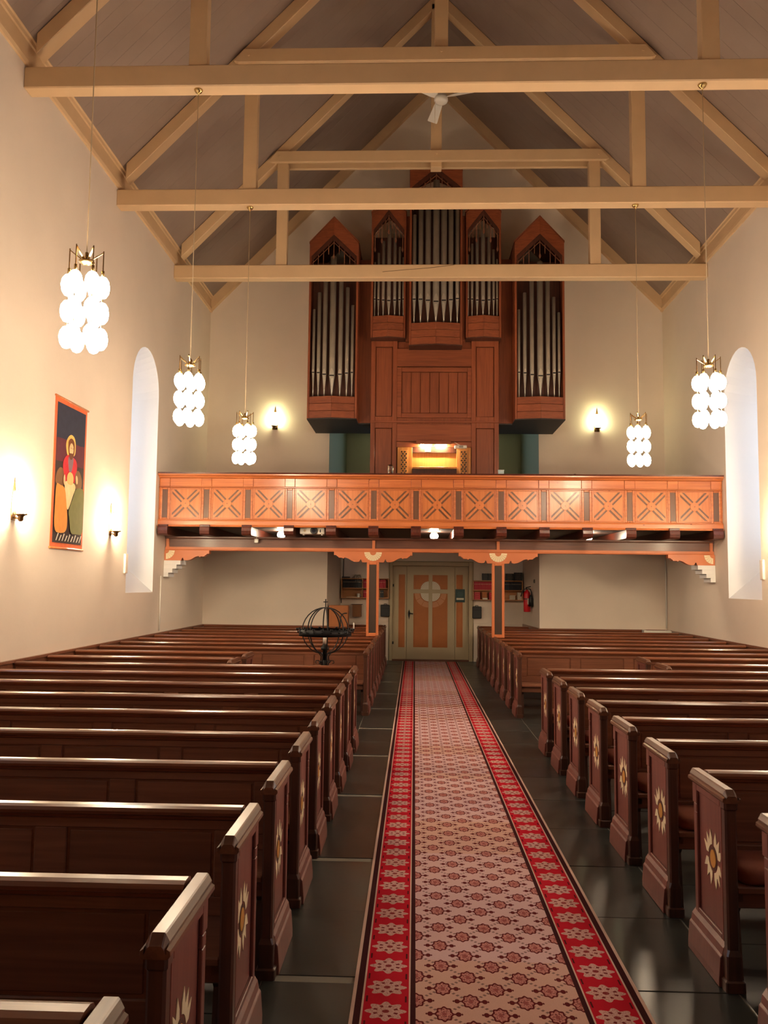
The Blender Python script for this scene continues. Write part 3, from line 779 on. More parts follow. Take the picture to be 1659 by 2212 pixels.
# front beam under the joists
BX = GW
MB().box(-BX, BX, 0.49, 0.70, 2.37, 2.515).build('beam', BEAMW, ga)
MB().prism([(0.45, 2.515), (0.44, 2.53), (0.44, 2.555), (0.70, 2.555), (0.70, 2.515)], -BX, BX, 'x').build('beam_top_moulding', BEAMW, ga)
MB().prism([(0.46, 2.31), (0.455, 2.33), (0.455, 2.37), (0.70, 2.37), (0.70, 2.31)], -BX, BX, 'x').build('beam_edge', ORANGE, ga)
for x in (-1.105, 1.085, -4.78, 4.78):
    MB().box(x - 0.025, x + 0.025, 0.455, 0.49, 2.37, 2.535).build('beam_divider', ORANGE, ga)
def scroll(hl, h):
    """half silhouette of a carved bracket, from centre out: (distance, drop)"""
    k = h / 0.184
    return [(a, q * k) for a, q in ((0.19, .184), (.20, .165), (.205, .145), (.222, .135), (.232, .15), (.235, .165), (.25, .176), (.29, .18), (.345, .172), (.39, .15), (.43, .125), (.47, .108), (.505, .104), (.515, .118), (.53, .122),
            (.54, .108), (hl - .087, .108), (hl - .072, .09), (hl - .047, .075), (hl - .037, .062), (hl, .06), (hl, 0.0))]
def sunfan(cx, z, a0, a1, n, par, y):
    for k in range(n):
        p0 = a0 + (a1 - a0) * k / n + 0.018; p1 = a0 + (a1 - a0) * (k + 1) / n - 0.018
        MB().prism(sector(0.056, 0.155, p0, p1, cx, z, 2), y - 0.012, y, 'y').build('fan_blade', IVORY, par)
for cx in (-1.112, 1.08):
    h = 0.184; hl = 0.69
    half = scroll(hl, h)
    poly = [(cx + d, 2.31 - q) for d, q in half] + [(cx - d, 2.31 - q) for d, q in reversed(half)]
    br = MB().prism(poly, 0.42, 0.56, 'y').build('bracket', ORANGE, ga)
    sunfan(cx, 2.305, math.pi, 2 * math.pi, 11, br, 0.42)
    # post
    x0, x1 = cx - 0.108, cx + 0.108
    po = MB().box(x0 + 0.01, x1 - 0.01, 0.43, 0.60, 0.835, 2.128).box(cx - 0.05, cx + 0.05, 0.46, 0.56, 0.0, 0.835).build('post', ORANGE, ga)
    fr = MB()
    fr.box(x0, x0 + 0.045, 0.405, 0.432, 0.835, 2.126).box(x1 - 0.045, x1, 0.405, 0.432, 0.835, 2.126).box(x0 + 0.045, x1 - 0.045, 0.405, 0.432, 2.085, 2.126).box(x0 + 0.045, x1 - 0.045, 0.405, 0.432, 0.835, 0.895)
    fr.build('post_frame', ORANGE, po, 0.006)
    MB().box(x0 + 0.045, x1 - 0.045, 0.42, 0.432, 0.895, 2.085).build('post_inlay', plain('post_inlay_paint', lin(60, 42, 29), 0.55), po)
for s in (-1, 1):
    hl = 0.80; h = 0.184
    half = [(max(d + 0.11, 0), q) for d, q in scroll(hl - 0.11, h)]
    poly = [(s * (GW - d), 2.31 - q) for d, q in half] + [(s * GW, 2.31), (s * GW, 2.126)]
    br = MB().prism(poly, 0.42, 0.56, 'y').build('bracket', ORANGE, ga)
    a0 = 1.5 * math.pi if s < 0 else math.pi
    sunfan(s * (GW - 0.03), 2.305, a0, a0 + math.pi / 2, 5, br, 0.42)
    # stepped plaster corbel on the wall
    co = MB()
    for k in range(4):
        co.box(s * GW, s * (GW - (0.30 - 0.072 * k)), 0.40, 0.76, 2.126 - 0.073 * (k + 1), 2.126 - 0.073 * k)
    tag(co.build('stepped_corbel', REVEAL, None, 0.002, (0, 14.55, 0)), 'white stepped plaster corbel under the gallery beam on the %s' % ('banner wall' if s < 0 else 'extinguisher side wall'), 'corbel', 'stepped corbels')

# things on and under the gallery
pj = thing('projector', 'white video projector with black lens under the gallery front', 'projector', (-2.155, 14.76, 2.575))
MB().box(-0.215, 0.215, -0.12, 0.12, 0.02, 0.14).build('body', WHITEP, pj, 0.012)
MB().prism([(0.03 + 0.062 * math.cos(math.pi * k / 12), 0.08 + 0.062 * math.sin(math.pi * k / 12)) for k in range(24)], -0.15, -0.11, 'y').build('lens', BLACKP, pj, 0.006)
MB().prism([(0.03 + 0.035 * math.cos(math.pi * k / 12), 0.08 + 0.035 * math.sin(math.pi * k / 12)) for k in range(24)], -0.153, -0.148, 'y').build('lens_glass', plain('lens_glass', lin(30, 30, 44), 0.05), pj)
for x in (-0.15, 0.17): MB().lathe([(0.02, 0.0), (0.02, 0.025)], x, -0.08, 10).build('foot', WHITEP, pj)
MB().box(0.13, 0.15, -0.123, -0.118, 0.05, 0.1).build('sensor_window', BLACKP, pj)
MB().prism([(-0.13 + 0.022 * math.cos(math.pi * k / 8), 0.08 + 0.022 * math.sin(math.pi * k / 8)) for k in range(16)], -0.124, -0.118, 'y').build('speaker_grille', CORDM, pj)
for x in (-0.1, 0.1): MB().tube([(x, 0.0, 0.13), (x, 0.0, 0.125 + 0.0)] if False else [(x, 0.02, 0.135), (x, 0.02, 0.124)], 0.01).build('mount', BLACKP, pj)
sn = thing('pull_switch', 'small white cube sensor hanging on the gallery beam', 'sensor', (-3.18, 14.97, 2.45))
MB().box(-0.035, 0.035, -0.035, 0.035, 0.0, 0.07).build('housing', WHITEP, sn, 0.006)
MB().tube([(0, 0.0, 0.07), (0, 0.0, 0.25)], 0.004, 6).build('stem', WHITEP, sn)
for i, x in enumerate((-2.818, -0.03, 2.746)):
    g = thing('globe_lamp', ['white globe ceiling lamp under the gallery beside the projector', 'white globe ceiling lamp under the gallery above the aisle', 'white globe ceiling lamp under the gallery on the extinguisher side'][i], 'lamp', (x, 15.45, 2.70), 'globe lamps under the gallery')
    MB().ball((0, 0, -0.075), 0.075, 14, 8, 0.8).build('glass_globe', GLOBEL, g)
    MB().lathe([(0.05, -0.022), (0.055, 0.0)], 0, 0, 14).build('lamp_base', WHITEP, g)
jr = thing('glass_jar', 'clear glass jar standing on the gallery ledge', 'jar', (-0.807, 14.60, 3.638))
MB().lathe([(0.05, 0.0), (0.052, 0.13), (0.04, 0.155), (0.03, 0.165), (0.03, 0.172), (0.046, 0.150), (0.046, 0.012), (0.0005, 0.010)], 0, 0, 18, True, False).build('glass', GLASS, jr)
MB().lathe([(0.045, 0.012), (0.045, 0.06)], 0, 0, 16).build('water', GLASS, jr)
bx = thing('clear_box', 'small clear plastic box on the gallery ledge near the organ', 'box', (1.095, 14.62, 3.638))
MB().box(-0.05, 0.05, -0.03, 0.03, 0.0, 0.075).build('shell', plain('pale_plastic', lin(176, 196, 198), 0.15, coat=0.5), bx, 0.006)
MB().box(-0.054, 0.054, -0.034, 0.034, 0.075, 0.09).build('lid', plain('pale_lid', lin(206, 216, 214), 0.2), bx, 0.004)
bd = MB().box(-3.93, -2.0, 14.60, 14.72, 3.6385, 3.652).build('ledge_board', JOIST, None, 0.002)
tag(bd, 'thin dark board lying along the gallery ledge', 'board')
kn = MB().lathe([(0.035, 0.0), (0.03, 0.02), (0.012, 0.03)], 2.36, 14.62, 10).build('rail_knob', BLACKP, None, 0, (0, 0, 3.638))
tag(kn, 'small black knob on the gallery ledge', 'knob')

# ================================================================== ORGAN
og = thing('pipe_organ', 'red-brown wooden pipe organ with five pipe towers on the gallery', 'organ', (0, 16.6, 2.76))
OY, OZ = 16.6, 2.76
yl = lambda v: v - OY
zl = lambda v: v - OZ
PROW = 0.09
LIPSLOT = plain('pipe_mouth', lin(24, 20, 18), 0.7)
def pipe(x, r, zf, zm, zt, yc):
    mb = MB()
    mb.lathe([(0.010, zl(zf)), (0.4 * r, zl(zf + (zm - zf) * 0.35)), (r * 0.97, zl(zm - 0.01)), (r, zl(zm)), (r, zl(zt)), (r * 0.85, zl(zt))], x, yc, 18)
    p = mb.build('organ_pipe', TIN, og)
    q = 1.9 * r
    # pointed upper lip, slot, rounded lower lip
    up_ = [(-0.72 * r, 0.012), (0.72 * r, 0.012), (0.68 * r, q * 0.55), (0.35 * r, q * 1.05), (0.0, q * 1.35), (-0.35 * r, q * 1.05), (-0.68 * r, q * 0.55)]
    MB().prism([(x + a, zl(zm) + b) for a, b in up_], yc - r - 0.003, yc - r * 0.6, 'y').build('upper_lip', TINL, p)
    MB().box(x - 0.75 * r, x + 0.75 * r, yc - r - 0.002, yc - 0.5 * r, zl(zm) - 0.012, zl(zm) + 0.012).build('mouth', LIPSLOT, p)
    lo = [(x + 0.72 * r * math.cos(math.pi + math.pi * k / 8), zl(zm) - 0.012 + 0.75 * r * math.sin(math.pi + math.pi * k / 8)) for k in range(9)]
    MB().prism(lo, yc - r * 0.99, yc - r * 0.5, 'y').build('lower_lip', TINL, p)

def tower(x0, x1, yf, zb, zp, sh, pk, ish, ipk, pipes, roof=True, yback=17.6):
    xc, hw = (x0 + x1) / 2, (x1 - x0) / 2
    yv = lambda x: yl(yf) - PROW * (1 - min(1, abs(x - xc) / hw))
    for s in (-1, 1):
        xe = xc + s * hw
        MB().box(xe, xe - s * 0.04, yl(yf), yl(yback), zl(zb), zl(sh)).build('side_board', ORGW, og, 0.004)
        # base planks, three per half
        for k in range(3):
            za, zc_ = zb + (zp - zb) * k / 3, zb + (zp - zb) * (k + 1) / 3
            xi = xe - s * 0.042
            MB().prism([(xi, yv(xi)), (xc + s * 0.001, yv(xc)), (xc + s * 0.001, yl(yf) + 0.05), (xi, yl(yf) + 0.05)], zl(za) + 0.003, zl(zc_) - 0.003, 'z').build('base_plank', ORGH, og, 0.002)
        # gable board and darker inner chevron
        def gab(o_sh, o_pk, i_sh, i_pk, dy0, dy1, nm, m, xin=0.0):
            xi = xe - s * xin
            vs = []
            for dy in (dy0, dy1):
                vs += [(xi, yv(xi) + dy, zl(i_sh)), (xc, yv(xc) + dy, zl(i_pk)), (xc, yv(xc) + dy, zl(o_pk)), (xi, yv(xi) + dy, zl(o_sh))]
            MB().loft([vs[:4], vs[4:]]).build(nm, m, og)
        gab(sh, pk, ish, ipk, 0.0, 0.04, 'gable_board', ORGH)
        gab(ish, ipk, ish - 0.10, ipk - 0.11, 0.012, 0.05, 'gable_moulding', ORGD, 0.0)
        if roof:
            MB().loft([[(xe + s * 0.01, yl(yf), zl(sh)), (xc, yv(xc), zl(pk)), (xc, yv(xc), zl(pk) + 0.03), (xe + s * 0.01, yl(yf), zl(sh) + 0.03)],
                       [(xe + s * 0.01, yl(yback), zl(sh)), (xc, yl(yback), zl(pk)), (xc, yl(yback), zl(pk) + 0.03), (xe + s * 0.01, yl(yback), zl(sh) + 0.03)]]).build('roof_board', ORGW, og)
    # carved tracery below the chevron
    tr = MB()
    zin = lambda x: ipk - 0.11 - (ipk - ish) * abs(x - xc) / hw
    nb = 9
    for k in range(nb):
        x = xc + (hw - 0.07) * (2 * k / (nb - 1) - 1)
        ln = 0.18 + 0.16 * ((k % 2) == 0)
        tr.box(x - 0.007, x + 0.007, yv(x) + 0.03, yv(x) + 0.045, zl(zin(x) - ln), zl(zin(x)) + 0.03)
        if k % 2 == 0:
            tr.prism([(x, zl(zin(x) - ln) - 0.05), (x + 0.022, zl(zin(x) - ln)), (x + 0.012, zl(zin(x) - ln) + 0.05), (x - 0.012, zl(zin(x) - ln) + 0.05), (x - 0.022, zl(zin(x) - ln))], yv(x) + 0.025, yv(x) + 0.045, 'y')
    for s in (-1, 1):
        for d in (0.05,):
            xa = xc + s * (hw - 0.05)
            tr.loft([[(xa, yv(xa) + 0.03, zl(zin(xa) - d)), (xc, yv(xc) + 0.03, zl(zin(xc) - d)), (xc, yv(xc) + 0.03, zl(zin(xc) - d) + 0.015), (xa, yv(xa) + 0.03, zl(zin(xa) - d) + 0.015)],
                     [(xa, yv(xa) + 0.045, zl(zin(xa) - d)), (xc, yv(xc) + 0.045, zl(zin(xc) - d)), (xc, yv(xc) + 0.045, zl(zin(xc) - d) + 0.015), (xa, yv(xa) + 0.045, zl(zin(xa) - d) + 0.015)]])
    tr.build('carved_tracery', plain('tracery_wood', lin(132, 84, 60), 0.5) if 'tracery_wood' not in bpy.data.materials else bpy.data.materials['tracery_wood'], og)
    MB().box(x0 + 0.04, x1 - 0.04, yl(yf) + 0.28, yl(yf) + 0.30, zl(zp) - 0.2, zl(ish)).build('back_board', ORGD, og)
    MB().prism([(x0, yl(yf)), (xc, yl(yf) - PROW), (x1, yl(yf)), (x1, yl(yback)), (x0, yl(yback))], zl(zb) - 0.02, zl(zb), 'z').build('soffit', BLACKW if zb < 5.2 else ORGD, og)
    for (x, r, zf, zm, zt) in pipes:
        pipe(x, r, zp + 0.0, zm, zt, yv(x) + max(0.07, r + 0.025))

T1L = [(-2.395, .0289, 5.37, 5.86, 7.13), (-2.291, .0374, 5.37, 5.85, 7.46), (-2.171, .0442, 5.38, 5.81, 7.85), (-2.02, .0595, 5.39, 5.78, 8.17), (-1.865, .0442, 5.38, 5.81, 7.84), (-1.737, .0374, 5.38, 5.84, 7.56), (-1.634, .0306, 5.37, 5.86, 7.21)]
T1R = [(1.619, .0272, 5.38, 5.87, 7.12), (1.731, .0357, 5.38, 5.85, 7.45), (1.865, .0425, 5.38, 5.81, 7.8), (2.022, .0578, 5.39, 5.78, 8.05), (2.172, .0425, 5.39, 5.81, 7.8), (2.294, .0357, 5.38, 5.85, 7.36), (2.393, .0289, 5.38, 5.87, 7.06)]
T2L = [(-1.211, .0189, 7.02, 7.38, 8.14), (-1.137, .024, 7.02, 7.36, 8.32), (-1.04, .0309, 7.03, 7.34, 8.55), (-.929, .0395, 7.03, 7.32, 8.86), (-.815, .0326, 7.03, 7.34, 8.71), (-.72, .0257, 7.02, 7.36, 8.44), (-.644, .0206, 7.02, 7.38, 8.24)]
T2R = [(.639, .0206, 7.01, 7.38, 8.29), (.716, .0249, 7.02, 7.37, 8.5), (.814, .0317, 7.03, 7.34, 8.78), (.927, .0403, 7.04, 7.32, 8.94), (1.046, .0326, 7.03, 7.34, 8.62), (1.138, .0249, 7.02, 7.36, 8.38), (1.209, .0206, 7.01, 7.38, 8.19)]
T3 = [(-.429, .0392, 6.84, 7.33, 9.05), (-.302, .0478, 6.84, 7.32, 9.29), (-.159, .0546, 6.85, 7.29, 9.51), (-.001, .0631, 6.86, 7.26, 9.73), (.152, .0563, 6.85, 7.29, 9.51), (.29, .0478, 6.84, 7.31, 9.29), (.42, .0426, 6.84, 7.34, 9.2)]
tower(-2.50, -1.53, 16.28, 4.945, 5.375, 8.46, 8.94, 8.16, 8.60, T1L, True, D - 0.01)
tower(1.535, 2.50, 16.28, 4.945, 5.375, 8.46, 8.94, 8.16, 8.60, T1R, True, D - 0.01)
tower(-1.285, -0.595, 16.42, 6.59, 7.02, 9.14, 9.36, 8.74, 9.16, T2L, True, 17.3)
tower(0.59, 1.285, 16.42, 6.59, 7.02, 9.14, 9.36, 8.74, 9.16, T2R, True, 17.3)
tower(-0.525, 0.515, 16.30, 6.41, 6.845, 10.0, 10.22, 9.58, 9.97, T3, True, 17.3)
# slim boards between the inner towers
for x in (-0.56, 0.553):
    MB().box(x - 0.033, x + 0.033, yl(16.5), yl(17.3), zl(6.55), zl(9.1)).build('side_board', ORGW, og, 0.004)
# recessed wings between side towers and the middle case
for s in (-1, 1):
    MB().box(s * 1.27, s * 1.535, yl(16.75), yl(17.2), zl(4.945), zl(8.3)).build('wing_panel', ORGW, og, 0.004)
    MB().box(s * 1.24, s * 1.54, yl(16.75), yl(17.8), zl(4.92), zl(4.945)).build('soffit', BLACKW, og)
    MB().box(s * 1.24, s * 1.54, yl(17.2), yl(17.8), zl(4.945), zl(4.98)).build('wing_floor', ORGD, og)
# middle case: stiles, lintels, boarded panel
MB().box(-1.255, 1.245, yl(16.66), yl(17.3), zl(2.76), zl(6.62)).build('case', ORGW, og)
for s, xa, xb in ((-1, -1.275, -0.755), (1, 0.715, 1.255)):
    st = MB()
    st.box(xa, xa + 0.09, yl(16.6), yl(16.66), zl(4.96), zl(6.6)).box(xb - 0.09, xb, yl(16.6), yl(16.66), zl(4.96), zl(6.6))
    st.box(xa + 0.09, xb - 0.09, yl(16.6), yl(16.66), zl(6.46), zl(6.6)).box(xa + 0.09, xb - 0.09, yl(16.6), yl(16.66), zl(4.96), zl(5.05))
    f_ = st.build('stile_frame', ORGW, og, 0.005)
    MB().box(xa + 0.10, xb - 0.10, yl(16.635), yl(16.66), zl(5.06), zl(6.45)).build('stile_panel', ORGW, f_, 0.004)
    st = MB()
    st.box(xa, xa + 0.09, yl(16.6), yl(16.66), zl(2.78), zl(4.93)).box(xb - 0.09, xb, yl(16.6), yl(16.66), zl(2.78), zl(4.93))
    st.box(xa + 0.09, xb - 0.09, yl(16.6), yl(16.66), zl(4.82), zl(4.93)).box(xa + 0.09, xb - 0.09, yl(16.6), yl(16.66), zl(2.78), zl(2.95))
    f_ = st.build('stile_frame', ORGW, og, 0.005)
    MB().box(xa + 0.10, xb - 0.10, yl(16.62), yl(16.66), zl(2.96), zl(4.81)).build('stile_panel', ORGW, f_, 0.004)
MB().box(-0.755, 0.715, yl(16.6), yl(16.66), zl(6.06), zl(6.42)).build('lintel', ORGH, og, 0.004)
fr = MB()
fr.box(-0.755, -0.665, yl(16.605), yl(16.66), zl(5.03), zl(6.04)).box(0.635, 0.715, yl(16.605), yl(16.66), zl(5.03), zl(6.04))
fr.box(-0.665, 0.635, yl(16.605), yl(16.66), zl(5.95), zl(6.04)).box(-0.665, 0.635, yl(16.605), yl(16.66), zl(5.03), zl(5.12))
fr.build('door_frame', ORGH, og, 0.005)
for k in range(7):
    w_ = 1.29 / 7
    MB().box(-0.66 + w_ * k + 0.004, -0.66 + w_ * (k + 1) - 0.004, yl(16.62), yl(16.655), zl(5.127), zl(5.943)).build('door_plank', ORGW, og, 0.003)
MB().box(-1.275, 1.255, yl(16.585), yl(16.62), zl(4.93), zl(4.96)).build('string_course', ORGH, og, 0.003)
MB().box(-0.755, 0.715, yl(16.61), yl(16.66), zl(4.56), zl(4.90)).build('upper_panel', ORGH, og, 0.004)
MB().box(-0.755, 0.715, yl(16.59), yl(16.66), zl(4.44), zl(4.545)).build('console_header', ORGH, og, 0.004)
# console niche: jambs with stop knobs, music desk, key desk
HONEY = wood('console_wood', lin(186, 120, 58), lin(206, 142, 76), 'z', 0.35, 0.2)
for s, xa, xb in ((-1, -0.735, -0.44), (1, 0.425, 0.705)):
    jb = MB().box(xa, xb, yl(16.58), yl(16.66), zl(3.55), zl(4.435)).build('stop_jamb', HONEY, og, 0.005)
    MB().box(xa + 0.05, xb - 0.09 if s < 0 else xb - 0.05, yl(16.575), yl(16.585), zl(3.6), zl(4.38)).build('jamb_panel', HONEY, jb, 0.003)
    kb = MB(); xm = (xa + xb) / 2 + (-0.02 if s < 0 else 0.0)
    for r_ in range(17):
        for c_ in range(2):
            x = xm + (-0.032 if c_ == 0 else 0.032) + (0.012 if r_ % 2 else -0.012)
            z = zl(4.34 - 0.042 * r_)
            kb.prism([(x + 0.014 * math.cos(math.pi * k / 4), z + 0.014 * math.sin(math.pi * k / 4)) for k in range(8)], yl(16.53), yl(16.575), 'y')
    kb.build('stop_knobs', BLACKP, jb)['kind'] = 'stuff'
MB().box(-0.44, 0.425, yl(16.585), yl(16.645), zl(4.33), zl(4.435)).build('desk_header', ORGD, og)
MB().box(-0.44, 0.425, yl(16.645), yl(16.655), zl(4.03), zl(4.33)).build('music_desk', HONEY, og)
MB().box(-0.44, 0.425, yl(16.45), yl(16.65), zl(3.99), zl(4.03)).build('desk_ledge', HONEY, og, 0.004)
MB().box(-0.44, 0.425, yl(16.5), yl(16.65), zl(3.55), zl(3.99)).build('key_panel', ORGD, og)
# lamps and paper at the console
cl_ = thing('console_lamp', 'brown hooded double lamp over the organ music desk', 'lamp', (-0.03, 16.50, 4.455))
MB().prism([(-0.1, 0.012), (-0.1, 0.09), (0.09, 0.10), (0.09, 0.045), (-0.08, 0.04), (-0.085, 0.012)], -0.34, 0.34, 'x').build('hood', ORGH, cl_, 0.004)
for x in (-0.15, 0.15): MB().tube([(x - 0.1, 0.0, 0.02), (x + 0.1, 0.0, 0.02)], 0.016, 10).build('light_tube', CONL, cl_)
MB().box(-0.3, 0.3, -0.02, 0.02, 0.028, 0.045).build('tube_holder', WHITEP, cl_)
lm = thing('clip_lamp', 'small white clip lamp on a thin arm at the organ console', 'lamp', (0.50, 16.50, 4.40))
MB().box(-0.12, 0.12, -0.05, 0.05, 0.0, 0.06).build('lamp_head', WHITEP, lm, 0.012)
MB().box(-0.03, 0.05, -0.055, -0.045, 0.008, 0.05).build('diffuser', plain('grey_diffuser', lin(150, 146, 138), 0.3), lm)
MB().tube([(0.0, 0.0, 0.06), (-0.06, 0.01, 0.09), (-0.12, 0.03, 0.13)], 0.006, 6).build('arm', WHITEP, lm)
pp = MB().box(-0.19, -0.08, 16.575, 16.583, 4.345, 4.425).build('note_paper', PAPER)
tag(pp, 'small note paper stuck above the organ music desk', 'paper')

# ================================================================== CHANDELIERS
bulb_me = MB().ball((0, 0, 0), 0.056, 10, 6, 1.55).mesh('bulb'); bulb_me.materials.append(BULB)
def make_lamp():
    t = bpy.data.objects.new('pendant_lamp', None); C.objects.link(t); t.empty_display_size = 0.1
    # origin at the hub, z = 4.13 ; beam underside at 7.28
    top = 7.28 - 4.13
    MB().lathe([(0.05, top), (0.05, top - 0.006), (0.036, top - 0.03), (0.012, top - 0.045), (0.006, top - 0.07)], 0, 0, 16).build('ceiling_canopy', BRASS, t)
    MB().tube([(0, 0, 0.02), (0, 0, top - 0.04)], 0.0045, 6).build('cord', CORDM, t)
    MB().lathe([(0.012, 0.06), (0.018, 0.02), (0.016, 0.0), (0.055, -0.004), (0.06, -0.016), (0.03, -0.03), (0.005, -0.034)], 0, 0, 16).build('hub', BRASS, t)
    R_ = 0.12
    for k in range(6):
        a = math.pi * k / 3 + 0.25; c, s = math.cos(a), math.sin(a)
        ar = MB()
        ar.loft([[(c * r + s * w_, s * r - c * w_, z - h), (c * r - s * w_, s * r + c * w_, z - h), (c * r - s * w_, s * r + c * w_, z + h), (c * r + s * w_, s * r - c * w_, z + h)] for r, z, w_, h in ((0.02, -0.005, 0.007, 0.004), (0.09, 0.045, 0.007, 0.004), (R_, 0.068, 0.006, 0.004))])
        ar.build('arm', BRASS, t)
        st = MB().tube([(c * R_, s * R_, 0.08), (c * R_, s * R_, -0.63)], 0.0045, 6).build('stem', BRASS, t)
        MB().lathe([(0.012, -0.13), (0.012, -0.075), (0.008, -0.07)], c * R_, s * R_, 8).build('lamp_socket', BRASS, st)
        for q in range(3):
            o = link('bulb', bulb_me, None, t, (c * R_, s * R_, -0.20 - 0.197 * q))
    return t
pl_ = make_lamp()
spots = [(-2.84, 6.08, 'pendant lamp of glowing glass globes hanging nearest the altar, banner side'),
         (-2.855, 9.08, 'pendant lamp of glowing glass globes on the banner side, second from the altar'),
         (-2.85, 12.08, 'pendant lamp of glowing glass globes on the banner side, next to the gallery'),
         (2.77, 6.08, 'pendant lamp of glowing glass globes hanging nearest the altar, extinguisher side'),
         (2.755, 9.08, 'pendant lamp of glowing glass globes on the extinguisher side, second from the altar'),
         (2.79, 12.08, 'pendant lamp of glowing glass globes on the extinguisher side, next to the gallery')]
for i, (x, y, lab) in enumerate(spots):
    o = pl_ if i == 0 else copy_tree(pl_)
    o.location = (x, y, 4.13); o.rotation_euler = (0, 0, 0.4 * i)
    tag(o, lab, 'lamp', 'pendant lamps')

# ================================================================== WALL LAMPS
def sconce(loc, rz, label, mat, k=1.0):
    t = thing('wall_lamp', label, 'lamp', loc, 'wall lamps', rz)   # local -y = into the room
    MB().prism([(-0.05 * k, -0.06), (0.05 * k, -0.06), (0.06 * k, 0.12), (0.0, 0.42 * k), (-0.06 * k, 0.12)], -0.012, 0.0, 'y').build('back_plate', BRONZE, t, 0.003)
    MB().lathe([(0.012, -0.075), (0.03, -0.06), (0.03, -0.02), (0.05, -0.005), (0.07, 0.0), (0.07, 0.01)], 0, -0.09, 14).build('cup', BRONZE, t)
    MB().tube([(0, -0.01, -0.03), (0, -0.09, -0.045)], 0.01).build('arm', BRONZE, t)
    MB().lathe([(0.045 * k, 0.012), (0.062 * k, 0.06), (0.07 * k, 0.16 * k), (0.066 * k, 0.26 * k), (0.058 * k, 0.26 * k), (0.055 * k, 0.05)], 0, -0.09, 18, True, False).build('glass_shade', mat, t)
    for s in (-1, 1):
        MB().tube([(s * 0.02, -0.012, 0.0), (s * 0.05, -0.04, 0.10), (s * 0.045, -0.03, 0.30 * k)], 0.005, 6).build('side_wire', BRASS, t)
    return t
sconce((-W, 9.23, 2.47), math.radians(90), 'glowing wall lamp on the banner wall, on the altar side of the banner', SCGL)
sconce((-W, 12.24, 2.47), math.radians(90), 'glowing wall lamp between the banner and the window', SCGL)
sconce((W, 12.24, 2.47), math.radians(-90), 'glowing wall lamp beside the window opposite the banner', SCGL)
sconce((W, 9.23, 2.47), math.radians(-90), 'glowing wall lamp opposite the banner, farther from the window', SCGL)
sconce((-3.377, D, 5.06), 0.0, 'glowing wall lamp beside the organ on the banner side', SCGR, 1.1)
sconce((3.43, D, 5.04), 0.0, 'glowing wall lamp beside the organ on the extinguisher side', SCGR, 1.1)

# ================================================================== FAN
fn = thing('ceiling_fan', 'white three-blade ceiling fan below the roof ridge', 'fan', (0.0, 13.5, 9.735))
MB().lathe([(0.04, 0.10), (0.10, 0.085), (0.115, 0.03), (0.115, 0.0), (0.10, -0.025), (0.05, -0.04), (0.005, -0.042)], 0, 0, 24).build('motor', WHITEP, fn)
MB().tube([(0, 0, 0.09), (0, 0, 3.08)], 0.013, 8).build('down_rod', WHITEP, fn)
MB().lathe([(0.06, 3.095), (0.06, 3.03), (0.02, 2.98)], 0, 0, 14).build('ceiling_rose', WHITEP, fn)
for a in (math.radians(100), math.radians(-20), math.radians(220)):
    c, s = math.cos(a), math.sin(a)
    vs = []
    for z0 in (0.05, 0.058):
        for r, w_ in ((0.10, 0.04), (0.2, 0.06), (0.74, 0.085), (0.76, 0.075)):
            vs += [(c * r - s * w_, s * r + c * w_, z0 + 0.02), (c * r + s * w_, s * r - c * w_, z0 - 0.02)]
    lo, hi = vs[:8], vs[8:]
    ring = lambda q: [q[0], q[2], q[4], q[6], q[7], q[5], q[3], q[1]]
    MB().loft([ring(lo), ring(hi)]).build('blade', WHITEP, fn)
MB().tube([(-0.10, -0.02, -0.02), (-0.10, -0.02, -0.48)], 0.003, 5).build('pull_cord', CORDM, fn)

# ================================================================== BANNER (flat textile picture on the wall)
bn = thing('wall_banner', 'tall textile banner of a robed haloed figure breaking bread', 'banner', (-W, 10.2, 2.15))
def bp_(pts, mat, layer, name):
    MB().prism(pts, 0.004 + 0.0012 * layer, 0.004 + 0.0012 * (layer + 1), 'x').build(name, mat, bn)
def cloth(n, c): return plain('banner_' + n, lin(*c), 0.9, bump=0.15, bscale=300, vary=0.08, vscale=12)
MB().box(0.0, 0.006, 0.0, 1.01, 0.0, 1.89).build('backing', cloth('orange', (216, 108, 64)), bn)
bp_([(0.06, 0.07), (0.96, 0.07), (0.962, 1.825), (0.062, 1.82)], cloth('navy', (44, 46, 66)), 2, 'night_sky')
bp_([(0.06, 0.9), (0.955, 0.9), (0.955, 1.385), (0.797, 1.369), (0.646, 1.375), (0.379, 1.384), (0.24, 1.384), (0.062, 1.375)], cloth('maroon', (98, 40, 54)), 3, 'maroon_field')
bp_([(0.06, 0.075), (0.955, 0.075), (0.955, 1.093), (0.726, 1.083), (0.433, 1.091), (0.246, 1.093), (0.062, 1.082)], cloth('dark', (58, 42, 40)), 4, 'dark_field')
def smooth_poly(p, it=2):
    for _ in range(it):
        q = []
        for a, b in zip(p, p[1:] + p[:1]):
            q += [(a[0] * .75 + b[0] * .25, a[1] * .75 + b[1] * .25), (a[0] * .25 + b[0] * .75, a[1] * .25 + b[1] * .75)]
        p = q
    return p
